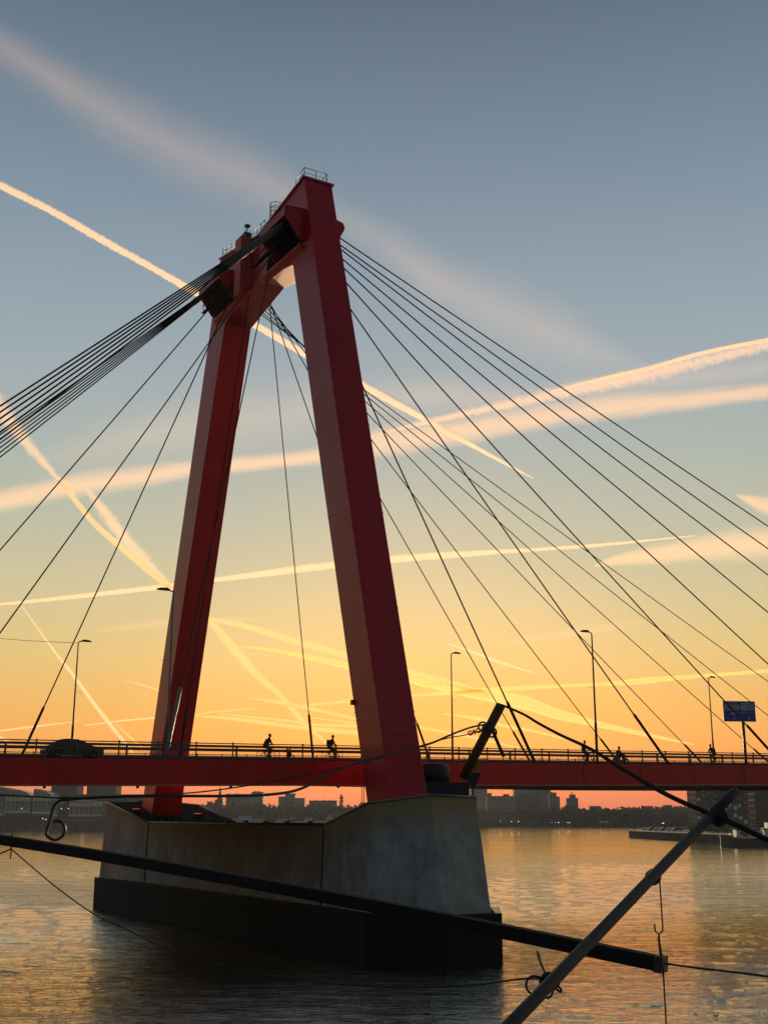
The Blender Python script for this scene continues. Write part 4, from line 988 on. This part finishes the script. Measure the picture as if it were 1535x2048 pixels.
def boat(x0, x1, Y, label, decks, mt='white', ybow=1648, hull='darksteel', flag=False, name='ferry'):
    a, b = at(x0, ybow, Y), at(x1, ybow, Y); L_ = b.x - a.x; o = empty(name, ((a.x + b.x) / 2, Y, 1.3), label=label, cat='boat', group='boats moored at the far bank' if Y > 700 else None)
    h = 2.0; MB().loft([[Vector((x, y * w_, z)) for y, z in ((-1, -.4), (1, -.4), (1.05, h * q_), (-1.05, h * q_))] for x, w_, q_ in ((-L_ / 2, .3, 1.25), (-L_ / 2 + L_ * .12, 3, 1.05), (L_ / 2 - L_ * .08, 3, 1), (L_ / 2, 2.2, 1.05))]).build('hull', M[hull], o)
    z = h
    for (f0, f1, hh) in decks:
        c = MB().box(-L_ / 2 + f0 * L_, -L_ / 2 + f1 * L_, -2.4, 2.4, z, z + hh).build('cabin', M[mt], o)
        w = MB(); n = max(2, int((f1 - f0) * L_ / 2.2))
        for k in range(n): xx = -L_ / 2 + L_ * (f0 + (f1 - f0) * (k + .2) / n); w.box(xx, xx + (f1 - f0) * L_ / n * .6, -2.46, -2.38, z + hh * .35, z + hh * .8)
        w.build('windows', M['glass'], c); z += hh
    MB().tube([(L_ * .1, 0, z), (L_ * .1, 0, z + 3)], .12).build('mast', M['darksteel'], o)
    if flag: MB().prism([(L_ * .1, 0, z + 1.6), (L_ * .1 + 2.4, 0, z + 1.8), (L_ * .1 + 2.3, 0, z + 3.1), (L_ * .1, 0, z + 3)], (0, .05, 0)).build('flag', M['red2'], o)
    return o


boat(440, 526, 980, 'white tiered river ferry with a red flag, moored left behind the low pier wall', [(.08, .98, 2.6), (.22, .95, 2.4), (.45, .72, 2.2)], flag=True)
boat(548, 592, 985, 'shorter white ferry moored in the middle of the far bank boats', [(.05, .95, 2.6), (.1, .6, 2.4), (.7, .95, 1.2)])
boat(590, 655, 990, 'long low pale pontoon with a small white cabin, moored beside the ferries', [(.02, .98, 3.4), (.3, .5, 2.6)], mt='pale')
boat(652, 690, 985, 'white passenger boat partly hidden by the rising pier rim', [(.05, .95, 3.0), (.02, .4, 2.8), (.05, .3, 2)])

# right quay with apartment building
qa, qb = at(1257, 1677, 540), at(1800, 1712, 300)
qz = 4.0
qm = MB(); qm.hexa([Vector((qa.x, 540, -2)), Vector((qb.x, 300, -2)), Vector((qb.x + 160, 900, -2)), Vector((qa.x + 40, 700, -2)), Vector((qa.x, 540, qz)), Vector((qb.x, 300, qz)), Vector((qb.x + 160, 900, qz)), Vector((qa.x + 40, 700, qz))])
qm.build('right_quay', M['quay'], kind='structure')
Ya = 610; a, b = at(1386, 1530, Ya), at(1492, 1530, Ya)
ap = empty('apartment_building', (a.x, Ya, qz), R(5), label='chequered apartment building with protruding pale and dark box bays, right bank', cat='building')
W_ = (b.x - a.x); Hb = a.z - qz
MB().box(0, W_, 0, 13, 0, Hb).build('wall', window_mat('bay_wall', (.07, .07, .055), (.03, .035, .04), 2.2, 2.9, .55, .6, 8), ap)
rng = random.Random(5); ncell = 0
for j in range(9):
    for i in range(10):
        q = rng.random()
        if q > .93: continue
        mt_, nm = (('pale', 'pale_bay') if q < .34 else ('brownbay', 'brown_bay') if q < .62 else ('black', 'dark_bay'))
        x = i * W_ / 10 + rng.uniform(0, .8); z = 1.5 + j * (Hb - 3) / 9 + (i % 2) * 1.4 + rng.uniform(-.3, .3); w1 = rng.uniform(1.1, 2.0)
        MB().box(x, min(x + w1, W_), -rng.uniform(.4, 1.4), .1, z, z + rng.uniform(1.2, 1.9)).build(nm, M[mt_], ap)
block('dark_office', 1503, 1640, 1535, 622, 'dark plain building right of the chequered apartment building', window_mat('dark_office', (.05, .052, .05), (.03, .035, .035), 3, 3, .8, .3, 4), depth=30)
CARL = ('small silver car, leftmost parked on the quay', 'dark parked car, second on the quay', 'pale parked car in the middle of the quay row', 'dark parked car right of the middle of the quay row', 'pale van-like car near the right end of the quay row', 'dark parked car closest to the chequered building')
for i in range(6):
    f = i / 5; p = at(1298 + 62 * f, 1664, 552 - 20 * f); make_car((p.x, p.y + 6, qz), R(8), CARL[i], 'white' if i % 2 == 0 else 'carpaint', True, 'cars parked on the right quay')
QL = ('leftmost thin lamp post on the quay tip', 'second thin lamp post on the quay', 'lit lamp post in the middle of the quay', 'fourth thin lamp post, before the chequered building', 'fifth thin lamp post, before the chequered building corner')
for i, x in enumerate((1305, 1316, 1329, 1346, 1356)):
    p = at(x, 1646 + (i == 2), 545); o = empty('quay_lamp_post', (p.x, p.y + 4, qz), label=QL[i], cat='street lamp', group='lamp posts on the right quay')
    MB().tube([(0, 0, 0), (0, 0, p.z - qz)], .1, 6).build('mast', M['darksteel'], o); MB().box(-.5, .5, -.2, .2, p.z - qz, p.z - qz + .25).build('lamp_head', M['lampglow'] if i == 2 else M['darksteel'], o)
for i, x in enumerate((1269.5, 1273)):
    p = at(x, 1649 + i * 2, 541); MB().tube([(p.x, p.y + 3, qz), (p.x, p.y + 3, p.z)], .14, 6).build('mooring_post', M['darksteel'], label=('taller' if i == 0 else 'shorter') + ' post standing on the tip of the quay', cat='post', group='posts on the quay tip')
for i in range(14):
    f = i / 13; p = at(1400 + 95 * f, 1660, 500); o = empty('shrub', (p.x, 500 + random.uniform(-8, 20), qz), label='dark shrub on the quay in front of the apartment building', cat='shrub', group='shrubs on the right quay')
    m_ = MB(); crown(m_, Vector((0, 0, 1.6)), 2.2, 2, 1.8, 60, .5); m_.build('foliage', M['leaf'], o); MB().tube([(0, 0, 0), (0, 0, 1.2)], .12).build('stem', M['bark'], o)
# barge
Yb = 372; a, b = at(1440, 1690, Yb), at(1640, 1690, Yb); L_ = b.x - a.x
bg = empty('barge', (a.x, Yb, 1.3), R(-3), label='moored barge with a white wheelhouse and dark hull at the right edge', cat='boat')
MB().loft([[Vector((x, y * w_, z)) for y, z in ((-1, -.5), (1, -.5), (1.1, zz), (-1.1, zz))] for x, w_, zz in ((0, .3, 3.6), (2, 2, 3.0), (6, 3, 2.4), (L_, 3, 2.4))]).build('hull', M['darksteel'], bg)
wh = MB().prism([(4.6, -2.4, 2.4), (4.4, -2.4, 4.9), (12.2, -2.4, 4.6), (12.6, -2.4, 2.4)], (0, 4.8, 0)).build('wheelhouse', M['white'], bg)
w = MB(); [w.box(5.6 + k * 2.2, 6.5 + k * 2.2, -2.47, -2.38, 3.5, 4.3) for k in range(3)]; w.build('windows', M['glass'], wh)
MB().box(6.3, 7.6, -2.5, -2.41, 3.0, 4.1).build('red_board', M['red2'], wh)
MB().box(12.8, L_, -2, 2, 2.4, 5.4).build('superstructure', M['pale'], bg); MB().box(3.2, 13, -2.9, 2.9, 5.0, 5.25).build('awning', M['quay'], bg)
MB().box(14, 20, -2, 2, 5.4, 7.0).build('upper_cabin', M['pale'], bg); w = MB(); [w.box(14.4 + k * 1.8, 15.5 + k * 1.8, -2.08, -1.98, 5.8, 6.6) for k in range(3)]; w.build('upper_windows', M['glass'], bg)
for i, x in enumerate((1458, 1470, 1489)):
    p = at(x, 1668.5, 371); o = empty('deck_lamp', (p.x, p.y, 3.0), label=('left', 'middle', 'right')[i] + ' small lit lamp on the barge deck', cat='lamp', group='lit lamps on the barge'); MB().tube([(0, 0, 0), (0, 0, max(p.z - 3, .4))], .05, 5).build('stem', M['darksteel'], o); MB().tube([(0, 0, max(p.z - 3, .4)), (0, 0, max(p.z - 3, .4) + .25)], .12, 6).build('bulb', M['lampglow'], o)


# ------------------------------------------------------------------ contrails and cirrus, lit by the sun from behind
def cloud_mat(name, col, alpha, soft, scale, ragged, stretch=(1, 1, 1)):
    m = bpy.data.materials.new(name); m.use_nodes = True; nt = m.node_tree; N = nt.nodes; L = nt.links; N.clear()
    out = N.new('ShaderNodeOutputMaterial'); uv = N.new('ShaderNodeUVMap'); uv.uv_map = 'UVMap'
    sp = N.new('ShaderNodeSeparateXYZ'); L.new(uv.outputs[0], sp.inputs[0])
    a = N.new('ShaderNodeMath'); a.operation = 'MULTIPLY_ADD'; L.new(sp.outputs['Y'], a.inputs[0]); a.inputs[1].default_value = 2; a.inputs[2].default_value = -1
    ab = N.new('ShaderNodeMath'); ab.operation = 'ABSOLUTE'; L.new(a.outputs[0], ab.inputs[0])
    mp = N.new('ShaderNodeMapping'); mp.inputs['Scale'].default_value = stretch; L.new(uv.outputs[0], mp.inputs[0])
    n = N.new('ShaderNodeTexNoise'); n.inputs['Scale'].default_value = scale; n.inputs['Detail'].default_value = 9; n.inputs['Roughness'].default_value = .62; n.inputs['Distortion'].default_value = .5; L.new(mp.outputs[0], n.inputs['Vector'])
    f = N.new('ShaderNodeMath'); f.operation = 'SUBTRACT'; f.inputs[0].default_value = 1; L.new(ab.outputs[0], f.inputs[1])
    g = N.new('ShaderNodeMath'); g.operation = 'MULTIPLY_ADD'; L.new(n.outputs['Fac'], g.inputs[0]); g.inputs[1].default_value = ragged; 
    g2 = N.new('ShaderNodeMath'); g2.operation = 'ADD'; L.new(f.outputs[0], g2.inputs[0]); g2.inputs[1].default_value = -ragged * .62
    L.new(g2.outputs[0], g.inputs[2])
    mr = N.new('ShaderNodeMapRange'); mr.interpolation_type = 'SMOOTHSTEP'; mr.inputs['From Min'].default_value = 0; mr.inputs['From Max'].default_value = soft; mr.inputs['To Max'].default_value = alpha; L.new(g.outputs[0], mr.inputs['Value'])
    ef = N.new('ShaderNodeMapRange'); ef.interpolation_type = 'SMOOTHSTEP'; ef.inputs['From Min'].default_value = 0; ef.inputs['From Max'].default_value = .25; L.new(f.outputs[0], ef.inputs['Value'])
    # along-length strength is stored in the vertex layer 'dens'
    at_ = N.new('ShaderNodeAttribute'); at_.attribute_name = 'dens'
    mu = N.new('ShaderNodeMath'); mu.operation = 'MULTIPLY'; L.new(mr.outputs[0], mu.inputs[0]); L.new(at_.outputs['Fac'], mu.inputs[1])
    mu2 = N.new('ShaderNodeMath'); mu2.operation = 'MULTIPLY'; L.new(mu.outputs[0], mu2.inputs[0]); L.new(ef.outputs[0], mu2.inputs[1])
    tr = N.new('ShaderNodeBsdfTransparent'); tl = N.new('ShaderNodeBsdfTranslucent'); tl.inputs[0].default_value = (*col, 1); df = N.new('ShaderNodeBsdfDiffuse'); df.inputs[0].default_value = (*col, 1)
    m1 = N.new('ShaderNodeMixShader'); m1.inputs[0].default_value = .2; L.new(tl.outputs[0], m1.inputs[1]); L.new(df.outputs[0], m1.inputs[2])
    m2 = N.new('ShaderNodeMixShader'); L.new(mu2.outputs[0], m2.inputs[0]); L.new(tr.outputs[0], m2.inputs[1]); L.new(m1.outputs[0], m2.inputs[2])
    L.new(m2.outputs[0], out.inputs['Surface']); return m


CM = {'y': cloud_mat('contrail_yellow', (1.0, .93, .48), .80, .6, 1.6, .5, (.5, 1, 1)),  # yellow, gold and cream tints put low-sun reddening into the vapour's colour
      'c': cloud_mat('contrail_cream', (1.0, .92, .74), .46, .5, 2.2, .9, (1, 1.2, 1)),
      'g': cloud_mat('contrail_gold', (1.0, .84, .46), .42, .7, 1.5, .5, (.6, 1, 1)),
      's': cloud_mat('cirrus_soft', (.9, .84, .82), .095, 1.3, .9, .7, (.5, 1.6, 1)),
      'b': cloud_mat('cirrus_band', (1.0, .86, .70), .27, .9, .8, .8, (.35, 2.2, 1)),
      'r': cloud_mat('contrail_ragged', (1.0, .88, .74), .30, .9, 2.6, 1.15, (1, 1, 1))}
RS = 7000.


def ribbon(name, cat, mk, pts, label, group):
    P = []
    pts = [tuple(p) + (1.0,) if len(p) == 3 else p for p in pts]
    for i in range(len(pts) - 1):
        p0, p1, p2, p3 = [np.array(pts[j], float) for j in (max(i - 1, 0), i, i + 1, min(i + 2, len(pts) - 1))]
        n = max(2, int(np.hypot(*(p2 - p1)[:2]) / 12))
        for j in range(n):
            u = j / n; q = .5 * ((2 * p1) + (p2 - p0) * u + (2 * p0 - 5 * p1 + 4 * p2 - p3) * u * u + (3 * p1 - p0 - 3 * p2 + p3) * u ** 3); P.append(q)
    P.append(np.array(pts[-1], float)); P = np.array(P); m = 6; V = []; UVs = []; D = []; u = 0; n = len(P)
    W0 = max(np.mean(P[:, 2]), 4)
    for i in range(n):
        t = P[min(i + 1, n - 1)][:2] - P[max(i - 1, 0)][:2]; t /= np.hypot(*t) + 1e-9; nr = np.array([-t[1], t[0]]); w_ = max(P[i][2], .6) * (.62 if name == 'contrail' else .75)
        if i: u += np.hypot(*(P[i][:2] - P[i - 1][:2])) / W0
        for layer in (0, 1):
            for k in range(m + 1):
                f = k / m * 2 - 1; q = P[i][:2] + nr * f * w_; d = ray(q[0], q[1]).normalized()
                th_ = w_ / FPX * RS * .25 * math.sqrt(max(0, 1 - f * f)) * (1 if layer else -1)
                V.append(EYE + d * (RS + th_)); UVs.append((u, k / m)); D.append(max(0, min(1, P[i][3])))
    F = []; row = 2 * (m + 1)
    for i in range(n - 1):
        for l_ in (0, 1):
            for k in range(m):
                a = i * row + l_ * (m + 1) + k; F.append((a, a + 1, a + 1 + row, a + row))
    me = bpy.data.meshes.new(name); me.from_pydata([tuple(v) for v in V], [], F); uvl = me.uv_layers.new(name='UVMap')
    li = np.zeros(len(me.loops), int); me.loops.foreach_get('vertex_index', li); uvl.data.foreach_set('uv', np.array(UVs)[li].ravel())
    at_ = me.attributes.new('dens', 'FLOAT', 'POINT'); at_.data.foreach_set('value', np.array(D, float))
    me.polygons.foreach_set('use_smooth', np.ones(len(me.polygons), bool)); me.materials.append(CM[mk])
    o = bpy.data.objects.new(name, me); COL.objects.link(o); tag(o, label=label, cat=cat, group=group); return o


GC, GS = 'contrails across the morning sky', 'thin cirrus clouds'
RB = [
    ('cirrus_cloud', 's', [(-120, 20, 70), (0, 90, 90), (120, 165, 110), (240, 240, 130), (400, 315, 140), (540, 372, 140, .9), (640, 425, 110, .5), (740, 480, 90, .1)], 'wide soft pinkish cirrus streak in the upper left sky'),
    ('cirrus_cloud', 's', [(640, 400, 60, .0), (760, 478, 100, .7), (860, 555, 130), (980, 620, 150), (1100, 665, 140), (1200, 710, 90, .7), (1310, 745, 40, .1)], 'wide soft cirrus streak right of the tower head'),
    ('cirrus_cloud', 's', [(60, 930, 60, .2), (250, 880, 120, .8), (480, 840, 150), (700, 810, 130), (900, 790, 90), (1100, 800, 60, .2)], 'broad faint peach haze band behind the tower legs'),
    ('cirrus_cloud', 's', [(900, 810, 40, .2), (1100, 790, 60, .8), (1300, 765, 70), (1580, 730, 80)], 'faint peach veil between the two long bands on the right'),
    ('cirrus_cloud', 'b', [(-60, 1012, 45), (60, 990, 48), (130, 975, 48), (260, 955, 44), (380, 938, 36), (520, 925, 32), (640, 912, 36), (760, 885, 56), (880, 868, 54), (1000, 850, 54), (1135, 826, 50), (1300, 806, 44), (1420, 794, 38), (1600, 772, 34)], 'long peach cirrus band crossing the whole picture behind both tower legs'),
    ('cirrus_cloud', 'b', [(1188, 1132, 6, .6), (1240, 1118, 26), (1320, 1108, 44), (1420, 1096, 58), (1580, 1080, 66)], 'wispy peach cloud at the right edge above the sign'),
    ('cirrus_cloud', 'b', [(1472, 990, 5, .7), (1505, 1002, 26), (1545, 1012, 46), (1620, 1010, 60)], 'small torn cloud at the far right edge'),
    ('cirrus_cloud', 's', [(190, 1262, 8, .6), (260, 1254, 18), (340, 1244, 20), (450, 1240, 16), (560, 1236, 10, .3)], 'faint short peach wisp crossing the far tower leg'),
    ('cirrus_cloud', 's', [(990, 1290, 6, .4), (1080, 1276, 22), (1180, 1262, 26), (1290, 1240, 12, .2)], 'faint wisp left of the tallest right street lamp'),
    ('contrail', 'c', [(-60, 338, 15), (0, 370, 17), (100, 420, 16), (200, 477, 17), (300, 533, 15), (400, 590, 17), (510, 650, 15), (610, 708, 16), (720, 768, 16), (860, 845, 13), (960, 900, 9), (1030, 938, 5), (1066, 957, 1.5)], 'bright straight contrail from the left edge passing behind the tower, ending in a point'),
    ('contrail', 'r', [(-50, 745, 60), (-10, 805, 50), (30, 855, 40), (70, 905, 26), (110, 950, 14), (150, 990, 9)], 'ragged wide contrail at the left edge behind the left cables'),
    ('contrail', 'g', [(120, 962, 8), (150, 1000, 12), (190, 1048, 13), (240, 1092, 15), (290, 1134, 16), (345, 1180, 13)], 'thinner lower strand of the diagonal contrail left of the far leg'),
    ('contrail', 'r', [(172, 975, 12, .4), (198, 1010, 26), (230, 1052, 34), (264, 1092, 32), (300, 1132, 28), (325, 1160, 20), (344, 1178, 13)], 'feathery right strand of the diagonal contrail left of the far leg'),
    ('contrail', 'r', [(740, 872, 8, .4), (860, 842, 16), (1000, 812, 26), (1135, 782, 34), (1250, 758, 40), (1400, 722, 38), (1480, 702, 34), (1600, 675, 36)], 'fluffy bright contrail rising to the right edge above the long band'),
    ('contrail', 'c', [(1100, 783, 5, .4), (1200, 758, 8), (1300, 735, 9), (1420, 702, 9), (1600, 668, 9)], 'thin bright upper line along the fluffy contrail on the right'),
    ('contrail', 'c', [(-40, 1212, 5), (60, 1203, 7), (180, 1190, 10), (340, 1172, 11), (430, 1160, 10), (560, 1143, 15), (668, 1130, 15), (790, 1118, 16), (900, 1110, 14), (1040, 1101, 8), (1200, 1090, 7), (1390, 1071, 1.5)], 'long nearly level contrail crossing behind both tower legs'),
    ('contrail', 'c', [(44, 1212, 1.5), (100, 1290, 4), (150, 1355, 7), (190, 1410, 9), (225, 1455, 9), (265, 1505, 6)], 'thin steep contrail falling from the left to the deck near the car'),
    ('contrail', 'g', [(405, 1225, 8, .5), (440, 1265, 18), (480, 1312, 20), (520, 1356, 16), (560, 1390, 11), (590, 1425, 14), (625, 1462, 11), (670, 1500, 5, .4)], 'broad golden diagonal contrail between the tower legs'),
    ('contrail', 'g', [(420, 1238, 10, .4), (500, 1255, 13), (600, 1285, 15), (690, 1310, 16), (820, 1345, 16), (920, 1372, 14), (980, 1392, 12, .5)], 'upper golden contrail running down right between and past the legs'),
    ('contrail', 'y', [(480, 1292, 2), (560, 1303, 7), (690, 1330, 13), (820, 1358, 18), (940, 1385, 22), (1040, 1404, 28), (1110, 1427, 22), (1180, 1445, 14), (1300, 1471, 8), (1385, 1489, 2)], 'brightest yellow contrail, thick above the leaning pole'),
    ('contrail', 'y', [(815, 1391, 4), (900, 1386, 7), (1000, 1378, 9), (1100, 1373, 7), (1180, 1369, 6), (1240, 1366, 10), (1300, 1360, 12), (1400, 1352, 7), (1600, 1337, 8)], 'thin level contrail through the right lamp heads to the right edge'),
    ('contrail', 'c', [(885, 1284, 1), (940, 1302, 5), (1000, 1325, 6), (1075, 1348, 1)], 'short thin contrail just right of the slim middle lamp head'),
    ('contrail', 'y', [(885, 1427, 2), (960, 1438, 7), (1010, 1452, 6), (1070, 1463, 5), (1140, 1481, 2)], 'thin golden contrail crossing the pole just below its top'),
    ('contrail', 'g', [(835, 1454, 6), (900, 1466, 7), (960, 1478, 7), (1040, 1497, 3)], 'low golden contrail right of the near leg, under the iron rod'),
    ('contrail', 'g', [(390, 1432, 4, .6), (470, 1438, 8), (600, 1455, 10), (720, 1466, 12)], 'low golden contrail between the legs, just above the cyclists'),
    ('contrail', 'g', [(390, 1428, 2), (450, 1422, 4), (520, 1416, 1.5)], 'very short thin contrail right beside the far leg'),
    ('contrail', 'g', [(440, 1428, 4, .4), (560, 1440, 6), (640, 1450, 6), (720, 1452, 8)], 'golden contrail parallel to and above the lowest one between the legs'),
    ('contrail', 'g', [(495, 1396, 2, .5), (560, 1405, 8), (630, 1420, 8), (715, 1438, 6)], 'golden contrail left of the near leg crossing the broad diagonal one'),
    ('contrail', 'g', [(575, 1414, 2), (640, 1408, 6), (715, 1400, 7)], 'short rising golden contrail touching the near leg'),
    ('contrail', 'g', [(605, 1434, 2), (660, 1440, 3.5), (718, 1447, 3.5)], 'hair-thin contrail left of the near leg'),
    ('contrail', 'c', [(-30, 1466, 3), (60, 1454, 4), (157, 1443, 1)], 'thin contrail low at the left edge, reaching the left lamp post'),
    ('contrail', 'c', [(170, 1451, 2), (240, 1442, 3.5), (330, 1434, 4)], 'thin contrail between the left lamp post and the far leg'),
    ('contrail', 'g', [(-30, 1458, 6), (0, 1474, 7), (25, 1488, 4)], 'tiny contrail stub touching the deck at the left edge'),
    ('contrail', 'g', [(250, 1361, 1), (285, 1370, 3), (318, 1381, 4)], 'small faint contrail dash left of the far leg'),
    ('contrail', 'g', [(232, 1448, 2), (262, 1476, 5), (285, 1496, 5)], 'short diagonal contrail dash low beside the far leg'),
]
for nm, mk, pts, lab in RB: ribbon(nm, 'contrail' if nm == 'contrail' else 'cloud', mk, pts, lab, GC if nm == 'contrail' else GS)

# ------------------------------------------------------------------ morning haze over the river
hz = MB().box(-1200, 1200, -60, 1950, -6, 84)
hm = bpy.data.materials.new('haze'); hm.use_nodes = True; N = hm.node_tree.nodes; N.clear()
ho = N.new('ShaderNodeOutputMaterial'); pv_ = N.new('ShaderNodeVolumePrincipled'); pv_.inputs['Color'].default_value = (.72, .80, .88, 1); pv_.inputs['Density'].default_value = .00015; pv_.inputs['Anisotropy'].default_value = 0
hm.node_tree.links.new(pv_.outputs[0], ho.inputs['Volume'])
hz.build('haze', hm, kind='stuff')
